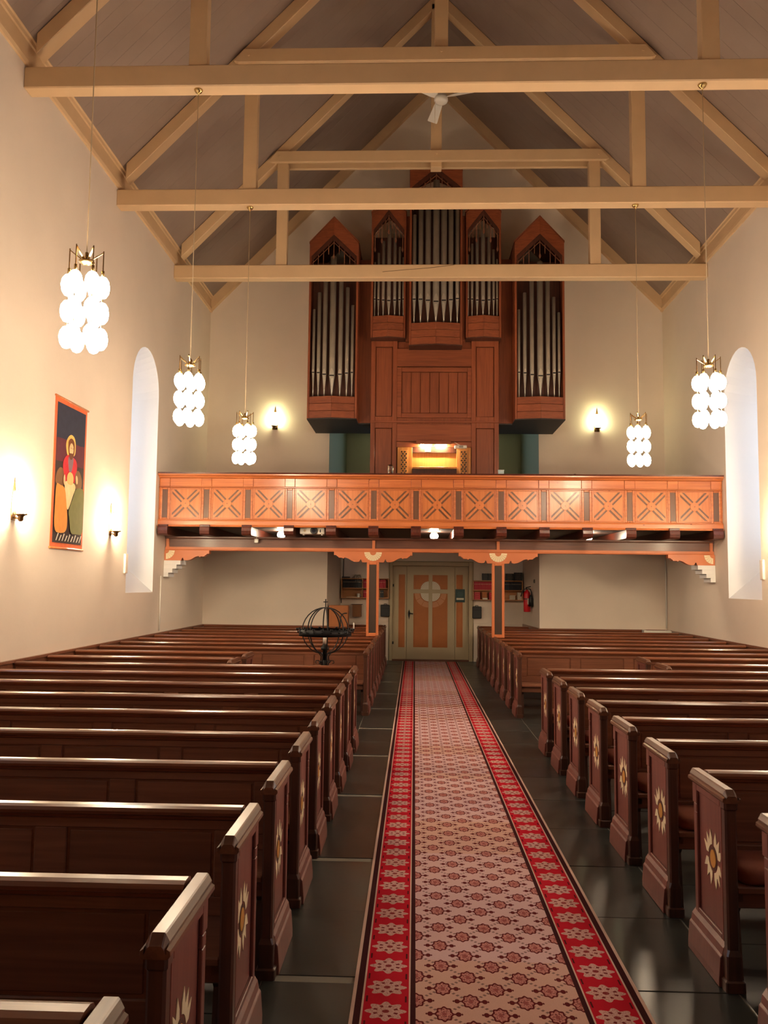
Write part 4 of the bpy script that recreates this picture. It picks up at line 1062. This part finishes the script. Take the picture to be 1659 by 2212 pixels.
fig = [('halo', (244, 196, 104), [(.484, 1.48), (.377, 1.403), (.343, 1.32), (.385, 1.21), (.436, 1.179), (.602, 1.199), (.658, 1.253), (.652, 1.391), (.6, 1.461)]),
       ('brown_figure', (132, 92, 58), [(.208, 1.026), (.113, .961), (.072, .862), (.079, .797), (.292, .745), (.329, .846), (.326, .99)]),
       ('brown_figure', (128, 92, 58), [(.742, 1.05), (.661, .985), (.667, .788), (.88, .792), (.908, .916), (.833, 1.018)]),
       ('red_robe', (206, 44, 56), [(.409, 1.209), (.299, 1.139), (.263, 1.039), (.32, .941), (.324, .85), (.386, .858), (.587, .877), (.675, .849), (.651, .964), (.729, 1.049), (.693, 1.158), (.591, 1.188)]),
       ('grey_tunic', (134, 108, 118), [(.43, 1.188), (.418, 1.118), (.469, .975), (.54, .984), (.587, 1.113), (.59, 1.198)]),
       ('hair', (122, 68, 34), [(.488, 1.434), (.415, 1.38), (.414, 1.273), (.45, 1.206), (.51, 1.151), (.59, 1.202), (.616, 1.305), (.594, 1.401)]),
       ('face', (238, 196, 146), [(.495, 1.378), (.439, 1.306), (.446, 1.239), (.5, 1.184), (.569, 1.239), (.577, 1.329)]),
       ('beard', (112, 62, 34), [(.442, 1.225), (.495, 1.232), (.573, 1.235), (.567, 1.189), (.51, 1.14), (.454, 1.167)]),
       ('light_cloth', (244, 214, 160), [(.331, .87), (.338, .761), (.39, .594), (.446, .483), (.513, .548), (.616, .714), (.69, .8), (.637, .863)]),
       ('bread', (238, 186, 116), [(.468, .99), (.397, .942), (.391, .854), (.472, .819), (.59, .833), (.604, .927), (.553, .981)]),
       ('hand', (238, 190, 140), [(.319, .95), (.281, .889), (.303, .804), (.35, .80), (.34, .895)]),
       ('hand', (238, 190, 140), [(.653, .966), (.684, .846), (.742, .866), (.724, .962)]),
       ('yellow_robe', (216, 140, 56), [(.07, .812), (.06, .562), (.055, .205), (.236, .187), (.427, .212), (.455, .368), (.395, .594), (.337, .78), (.176, .79)]),
       ('green_robe', (116, 114, 62), [(.681, .80), (.597, .663), (.533, .579), (.462, .466), (.51, .393), (.557, .193), (.741, .203), (.958, .195), (.95, .446), (.96, .79), (.854, .82)])]
for i, (nm, c, p) in enumerate(fig):
    bp_(smooth_poly(p, 2), cloth('%s_%d' % (nm, i), c), 5 + i, nm)
for a in (0.47, 0.53):
    bp_([(a - 0.02, 1.297), (a + 0.02, 1.297), (a, 1.290)], cloth('eye', (70, 44, 30)), 20, 'eye')
for k in range(9):
    x = 0.11 + 0.09 * k
    bp_([(x, 0.095), (x + 0.022, 0.095), (x + 0.085, 0.185 - 0.02 * (k % 2)), (x + 0.06, 0.19 - 0.02 * (k % 2))], cloth('stroke', (206, 196, 180)), 20, 'white_stroke')
MB().tube([(0.012, -0.02, 1.885), (0.012, 1.03, 1.885)], 0.014).build('top_rod', PINE, bn)
MB().tube([(0.012, -0.02, 0.004), (0.012, 1.02, 0.004)], 0.014).build('bottom_rod', PINE, bn)

# small wall boxes beside the windows
for s, ya in ((-1, 12.93), (1, 12.93)):
    o = thing('wall_box', 'small white wall box beside the window on the %s' % ('banner wall' if s < 0 else 'wall opposite the banner'), 'wall box', (s * W, ya, 2.02), 'wall boxes beside windows')
    MB().box(0, -s * 0.03, -0.06, 0.06, -0.15, 0.15).build('housing', PLASTER, o, 0.006)
    MB().box(-s * 0.03, -s * 0.033, -0.05, 0.05, -0.13, 0.13).build('cover', PLASTER, o)

# ================================================================== CANDLE GLOBE
cg = thing('candle_globe', 'black wrought iron candle globe with cross in the open space', 'candle stand', (-1.48, 10.6, 0))
RC, RG = 1.165, 0.285
MB().lathe([(0.314, RC - 0.065), (0.324, RC - 0.065), (0.324, RC + 0.016), (0.314, RC + 0.016)], 0, 0, 40, True, False).build('ring', IRON, cg)
MB().lathe([(0.33, RC - 0.045), (0.26, RC - 0.05), (0.26, RC - 0.044), (0.33, RC - 0.039)], 0, 0, 40, True, False).build('drip_tray', IRON, cg)
for k in range(8):
    a = 2 * math.pi * k / 8 + 0.2; c, s = math.cos(a), math.sin(a)
    pts = [(c * RG * math.cos(e), s * RG * math.cos(e), RC + RG * math.sin(e)) for e in [math.radians(-78 + 168 * i / 14) for i in range(15)]]
    MB().tube(pts, 0.0075, 6).build('hoop', IRON, cg)
nh = 20
for k in range(nh):
    a = 2 * math.pi * k / nh; c, s = math.cos(a), math.sin(a)
    h = MB().tube([(c * 0.32, s * 0.32, RC - 0.01), (c * 0.345, s * 0.345, RC - 0.02), (c * 0.352, s * 0.352, RC + 0.01)], 0.006, 5).build('candle_holder', IRON, cg)
    MB().lathe([(0.004, RC + 0.008), (0.016, RC + 0.018), (0.018, RC + 0.03), (0.014, RC + 0.03), (0.01, RC + 0.02)], c * 0.352, s * 0.352, 8, True, False).build('holder_cup', IRON, h)
MB().box(-0.006, 0.006, -0.006, 0.006, RC + RG - 0.005, RC + RG + 0.105).build('cross_upright', IRON, cg)
MB().box(-0.028, 0.028, -0.006, 0.006, RC + RG + 0.063, RC + RG + 0.075).build('cross_arm', IRON, cg)
MB().lathe([(0.03, RC - 0.36), (0.028, RC - 0.24), (0.05, RC - 0.235), (0.05, RC - 0.20), (0.035, RC - 0.195), (0.035, RC - 0.17)], 0, 0, 16).build('candle_socket', IRON, cg)
MB().lathe([(0.16, 0.0), (0.15, 0.02), (0.03, 0.05), (0.022, 0.10), (0.022, 0.62), (0.034, 0.66), (0.026, 0.74), (0.03, 0.81)], 0, 0, 16).build('stand', IRON, cg)
for k in range(6):
    a = math.pi * k / 3; c, s = math.cos(a), math.sin(a)
    MB().tube([(c * 0.03, s * 0.03, 0.70), (c * 0.05, s * 0.05, 0.78), (c * 0.045, s * 0.045, 0.85), (c * 0.075, s * 0.075, RC - 0.275)], 0.008, 6).build('stem_strap', IRON, cg)
    MB().tube([(c * 0.045, s * 0.045, 0.765), (c * 0.08, s * 0.08, 0.80), (c * 0.11, s * 0.11, 0.795), (c * 0.115, s * 0.115, 0.77), (c * 0.095, s * 0.095, 0.765)], 0.006, 5).build('scroll', IRON, cg)
cd = MB().lathe([(0.026, 0.0), (0.026, 0.105), (0.02, 0.11)], 0, 0, 14).build('candle', WAX, None, 0, (-1.48, 10.6, RC - 0.17))
tag(cd, 'thick white candle in the middle of the iron candle globe', 'candle')
a = 2 * math.pi * 0 / nh
for dx, hh, lab in ((0.0, 0.07, 'short thin white candle on the rim of the iron candle globe'), ):
    cd = MB().lathe([(0.0085, 0.0), (0.0085, hh), (0.005, hh + 0.012)], 0, 0, 10).build('taper_candle', WAX, None, 0, (-1.48 + 0.352, 10.6, RC + 0.02))
    tag(cd, lab, 'candle')

# ================================================================== DOORWAY BAY
def shelf(x0, x1, z0, zm, z1, label, xdiv):
    t = thing('book_shelf', label, 'shelf', ((x0 + x1) / 2, DA - 0.1, z0), 'wall shelves')
    w = (x1 - x0) / 2; d = 0.1
    cx = (x0 + x1) / 2
    MB().box(-w, w, -d, d, 0, 0.018).build('bottom_board', SHELFW, t)
    MB().box(-w, w, -d, d, zm - z0 - 0.009, zm - z0 + 0.009).build('middle_board', SHELFW, t)
    MB().box(-w, w, -d, d, z1 - z0 - 0.018, z1 - z0).build('top_board', SHELFW, t)
    for s in (-1, 1): MB().box(s * w, s * (w + 0.018), -d, d, 0, z1 - z0).build('side_board', SHELFW, t)
    MB().box(-w, w, d - 0.008, d - 0.001, 0, z1 - z0).build('back_board', SHELFW, t)
    MB().box(xdiv - cx - 0.009, xdiv - cx + 0.009, -d, d, 0.018, z1 - z0 - 0.018).build('divider', SHELFW, t)
    return t
shelf(-2.045, -0.985, 1.415, 1.645, 1.875, 'pale wooden wall shelf with hymn books near the cardboard box', -1.575)
shelf(0.975, 2.075, 1.40, 1.63, 1.855, 'pale wooden wall shelf with hymn books near the fire extinguisher', 1.53)
book_me = {}
def book(x, z, w, h, d, mat, label, group, lying=False):
    key = (round(w, 3), round(h, 3), round(d, 3), mat.name, lying)
    yf = DA - 0.17
    if key not in book_me:
        cov = MB()
        if not lying:
            cov.box(-w / 2, -w / 2 + 0.003, 0, d, 0, h).box(w / 2 - 0.003, w / 2, 0, d, 0, h).box(-w / 2, w / 2, -0.003, 0.001, 0, h)
            pg = MB().box(-w / 2 + 0.003, w / 2 - 0.003, 0.001, d - 0.006, 0.004, h - 0.004)
            bd_ = MB().box(-w * 0.3, w * 0.3, -0.0045, -0.003, h * 0.68, h * 0.72)
        else:
            cov.box(-w / 2, w / 2, 0, d, 0, 0.003).box(-w / 2, w / 2, 0, d, h - 0.003, h).box(-w / 2, w / 2, -0.003, 0.001, 0, h)
            pg = MB().box(-w / 2 + 0.004, w / 2 - 0.004, 0.001, d - 0.006, 0.003, h - 0.003)
            bd_ = MB().box(w * 0.2, w * 0.24, -0.0045, -0.003, h * 0.25, h * 0.75)
        book_me[key] = (cov.mesh('cover'), pg.mesh('page_block'), bd_.mesh('spine_mark'))
    t = thing('hymn_book', label, 'book', (x, yf, z), group)
    a, b, c = book_me[key]
    link('cover', a, mat, t); link('page_block', b, PAPER, t); link('spine_mark', c, IVORY, t)
x = -2.025
for k in range(13):
    book(x + 0.016, 1.6545, 0.031, 0.19, 0.13, BLKBOOK, 'upright black hymn book, %s from the wall cable on the shelf by the cardboard box' % ORD[k + 1], 'black books on the shelf by the cardboard box'); x += 0.0335
x = -1.555
for k in range(14):
    book(x + 0.018, 1.6545, 0.034, 0.19, 0.13, REDBOOK, 'upright red hymn book, %s from the door frame on the shelf by the cardboard box' % ORD[14 - k], 'red books on the shelf by the cardboard box'); x += 0.0365
for k in range(2): book(-1.15 + 0.04 * k, 1.434, 0.036, 0.17, 0.12, BLKBOOK, 'black book on the lower board by the cardboard box, %s from the door frame' % ORD[2 - k], 'black books on the lower board')
for k in range(2): book(-1.535 + 0.04 * k, 1.434, 0.036, 0.17, 0.12, REDBOOK, 'red book on the lower board by the cardboard box, %s from the divider' % ORD[k + 1], 'red books on the lower board')
x = 0.985
for k in range(14):
    book(x + 0.018, 1.6395, 0.034, 0.185, 0.13, REDBOOK, 'upright red hymn book, %s from the door frame on the shelf by the extinguisher' % ORD[k + 1], 'red books on the shelf by the extinguisher'); x += 0.0365
x = 1.55
for k in range(15):
    book(x + 0.016, 1.6395, 0.031, 0.185, 0.13, BLUBOOK, 'upright dark blue hymn book, %s from the extinguisher end of its shelf' % ORD[15 - k], 'blue books on the shelf by the extinguisher'); x += 0.0345
for col in range(2):
    for k in range(4): book(1.055 + 0.34 * col, 1.4185 + 0.042 * k, 0.13, 0.04, 0.15, REDBOOK, 'flat red hymn book, %s up in the stack %s' % (ORD[k + 1], 'next to the door frame' if col == 0 else 'between tan box and divider'), 'red books lying flat')
for si, (x0, n_) in enumerate(((1.24, 6), (1.38, 6), (1.52, 6), (1.80, 6), (1.995, 7))):
    for k in range(n_): book(x0, 1.8555 + 0.0265 * k, 0.13 if x0 < 1.7 else 0.17, 0.0255, 0.15, BLKBOOK, 'black book on the shelf top, %s up in the %s stack from the extinguisher' % (ORD[k + 1], ORD[5 - si]), 'black books stacked on top of the shelf')
for k in range(4): book(1.86 + 0.005 * (k % 2), 1.4185 + 0.026 * k, 0.12, 0.0255, 0.15, PAPER, 'white booklet, %s from the bottom of the stack by the extinguisher' % ORD[k + 1], 'white booklets in a stack')
def carton(name, label, cat, x0, x1, y0, y1, z0, z1, m):
    t = thing(name, label, cat, ((x0 + x1) / 2, (y0 + y1) / 2, z0)); a, b, h = (x1 - x0) / 2, (y1 - y0) / 2, z1 - z0
    MB().box(-a, a, -b, b, 0, h - 0.004).build('body', m, t, 0.003)
    MB().box(-a, -0.002, -b, b, h - 0.004, h).build('flap', m, t); MB().box(0.002, a, -b, b, h - 0.004, h).build('flap', m, t)
    return t
carton('paper_box', 'white paper box on the lower board of the shelf by the extinguisher', 'box', 1.975, 2.07, DA - 0.17, DA - 0.02, 1.4185, 1.585, PAPER)
carton('card_box', 'small tan card box on the lower board between red books', 'box', 1.17, 1.28, DA - 0.17, DA - 0.02, 1.4185, 1.585, CARD)
tag(MB().box(1.18, 1.29, DA - 0.195, DA - 0.172, 1.4185, 1.455).build('white_slip_box', PAPER), 'white slip of cards in front of the small tan box', 'cards')
tag(MB().prism([(-1.96, 1.434), (-1.68, 1.434), (-1.69, 1.442), (-1.80, 1.448), (-1.95, 1.439)], DA - 0.18, DA - 0.04, 'y').build('paper_sheets', PAPER), 'loose paper sheets on the lower board by the cardboard box', 'paper')
mug = thing('white_mug', 'small white cup on the lower board of the shelf by the cardboard box', 'cup', (-1.67, DA - 0.12, 1.434))
MB().lathe([(0.03, 0.0), (0.034, 0.09), (0.030, 0.09), (0.026, 0.006)], 0, 0, 14, True, False).build('cup_body', WHITEP, mug)
MB().tube([(0.03, 0, 0.07), (0.055, 0, 0.06), (0.05, 0, 0.03), (0.03, 0, 0.02)], 0.005, 6).build('handle', WHITEP, mug)
tag(MB().box(-2.05, -1.87, DA - 0.18, DA - 0.03, 1.8755, 1.91).build('black_folder', BLACKP, None, 0.004), 'black folder lying on top of the shelf by the cardboard box', 'folder')
nap = MB()
for k in range(7):
    a = math.pi * k / 6; r = 0.10
    nap.tube([(-1.72 + 0.11 * math.cos(a), DA - 0.12, 1.88), (-1.70 + 0.07 * math.cos(a + 0.4), DA - 0.10 + 0.02 * math.sin(3 * a), 1.93 + 0.02 * math.sin(a)), (-1.69 + 0.06 * math.cos(2 * a), DA - 0.1, 1.955), (-1.73 + 0.1 * math.cos(a + 0.9), DA - 0.09, 1.885)], 0.008, 6)
tag(nap.build('wire_ornament', plain('pale_wire', lin(176, 166, 150), 0.5)), 'pale crumpled wire ornament on top of the shelf by the cardboard box', 'ornament')
for x, lab in ((-1.05, 'black wall box with handle beside the door and the cardboard box'), (1.055, 'black wall box with handle beside the door and the fire extinguisher')):
    t = thing('black_case', lab, 'case', (x, DA - 0.06, 1.0 if x < 0 else 0.985), 'black cases by the door')
    MB().box(-0.105, 0.105, -0.06, 0.055, 0, 0.27).build('case_body', BLACKP, t, 0.012)
    MB().tube([(-0.03, 0, 0.265), (-0.028, 0, 0.292), (0.028, 0, 0.292), (0.03, 0, 0.265)], 0.008, 6).build('handle', BLACKP, t)
    MB().box(-0.106, 0.106, -0.062, -0.058, 0.18, 0.19).build('lid_seam', IRON, t)
carton('cardboard_box', 'tall orange-brown cardboard box standing in the doorway bay', 'box', -2.165, -1.77, 17.90, 18.25, 0.0, 1.29, CARD)
cb = carton('offering_box', 'brown card box with dark lid hung on the bay wall', 'box', -1.80, -1.60, DA - 0.2, DA, 0.99, 1.27, CARDD)
MB().box(-0.125, 0.125, -0.11, 0.1, 0.28, 0.29).build('lid', plain('dark_lid', lin(70, 46, 34), 0.6), cb)
um = MB().tube([(-1.93, 17.885, 0.0), (-1.925, 17.885, 1.0), (-1.915, 17.885, 1.06), (-1.885, 17.885, 1.11), (-1.84, 17.885, 1.13), (-1.785, 17.885, 1.132)], 0.012, 8).build('walking_stick', BLACKP)
tag(um, 'black walking stick with curved handle leaning by the cardboard box', 'stick')
tag(MB().tube([(-2.03, DA - 0.02, 2.7), (-2.035, DA - 0.02, 1.9), (-2.075, DA - 0.03, 1.85), (-2.07, DA - 0.03, 1.3)], 0.008, 6).build('wall_cable', BLACKP), 'black cable running down the bay wall', 'cable')
sg = thing('door_sign', 'dark green notice plate with white strip on the entrance door', 'sign', (0.675, YL - 0.02, 1.345))
MB().box(-0.108, 0.108, -0.004, 0.004, 0, 0.30).build('plate', TEAL, sg, 0.002)
MB().box(-0.085, 0.085, -0.006, -0.003, 0.055, 0.10).build('white_strip', PAPER, sg)
for k, w in enumerate((0.05, 0.07, 0.06, 0.05)):
    MB().box(-w, w, -0.0055, -0.003, 0.225 - 0.03 * k, 0.231 - 0.03 * k).build('text_line', plain('faint_text_%d' % k, lin(90, 116, 112), 0.6), sg)
fx = thing('fire_extinguisher', 'red fire extinguisher with black horn on the bay side wall', 'extinguisher', (2.055, 18.6, 1.18))
MB().lathe([(0.07, 0.0), (0.075, 0.015), (0.075, 0.38), (0.06, 0.43), (0.03, 0.455), (0.025, 0.475)], 0, 0, 20).build('cylinder', REDP, fx)
MB().lathe([(0.0765, 0.27), (0.0765, 0.29)], 0, 0, 20, True, False).build('black_band', BLACKP, fx)
MB().box(0.0, 0.05, -0.0785, -0.06, 0.16, 0.29).build('label_plate', PAPER, fx)
MB().tube([(0, 0, 0.47), (0, 0, 0.50), (-0.03, -0.02, 0.52), (0.08, -0.03, 0.545)], 0.012, 8).build('valve', IRON, fx)
MB().tube([(-0.02, -0.02, 0.50), (-0.08, -0.05, 0.48), (-0.12, -0.06, 0.40), (-0.14, -0.06, 0.33)], 0.012, 8).build('lever_hose', BLACKP, fx)
MB().tube([(0.02, -0.04, 0.50), (0.06, -0.08, 0.49), (0.085, -0.09, 0.42), (0.085, -0.09, 0.36)], 0.012, 8).build('hose', BLACKP, fx)
MB().lathe([(0.02, 0.37), (0.035, 0.33), (0.05, 0.26), (0.055, 0.12)], 0.07, -0.10, 14).build('horn', BLACKP, fx)
MB().box(0.05, 0.09, -0.02, 0.02, 0.2, 0.36).build('wall_bracket', IRON, fx)
sw = thing('light_switch', 'small grey switch box above the fire extinguisher', 'switch', (2.188, 18.35, 1.84))
MB().box(-0.022, 0.01, -0.04, 0.04, -0.04, 0.04).build('housing', plain('grey_switch', lin(120, 112, 100), 0.5), sw, 0.004)
MB().box(-0.027, -0.02, -0.02, 0.02, -0.02, 0.02).build('rocker', plain('grey_rocker', lin(90, 84, 76), 0.5), sw)
# white lattice board on the back pew, corner opposite the banner
wbx = thing('white_board', 'white painted slatted board lying on the back pew in the corner', 'board', (4.5, 17.50, 0.434))
for k in range(2): MB().box(-0.27, 0.28, -0.10 + 0.13 * k, -0.07 + 0.13 * k, 0.0, 0.43 + 0.004 * k).build('slat', WHITEP, wbx)
MB().box(-0.27, -0.22, -0.105, 0.065, 0.40, 0.445).build('end_bar', WHITEP, wbx); MB().box(0.20, 0.26, -0.105, 0.065, 0.40, 0.44).build('end_bar', WHITEP, wbx)
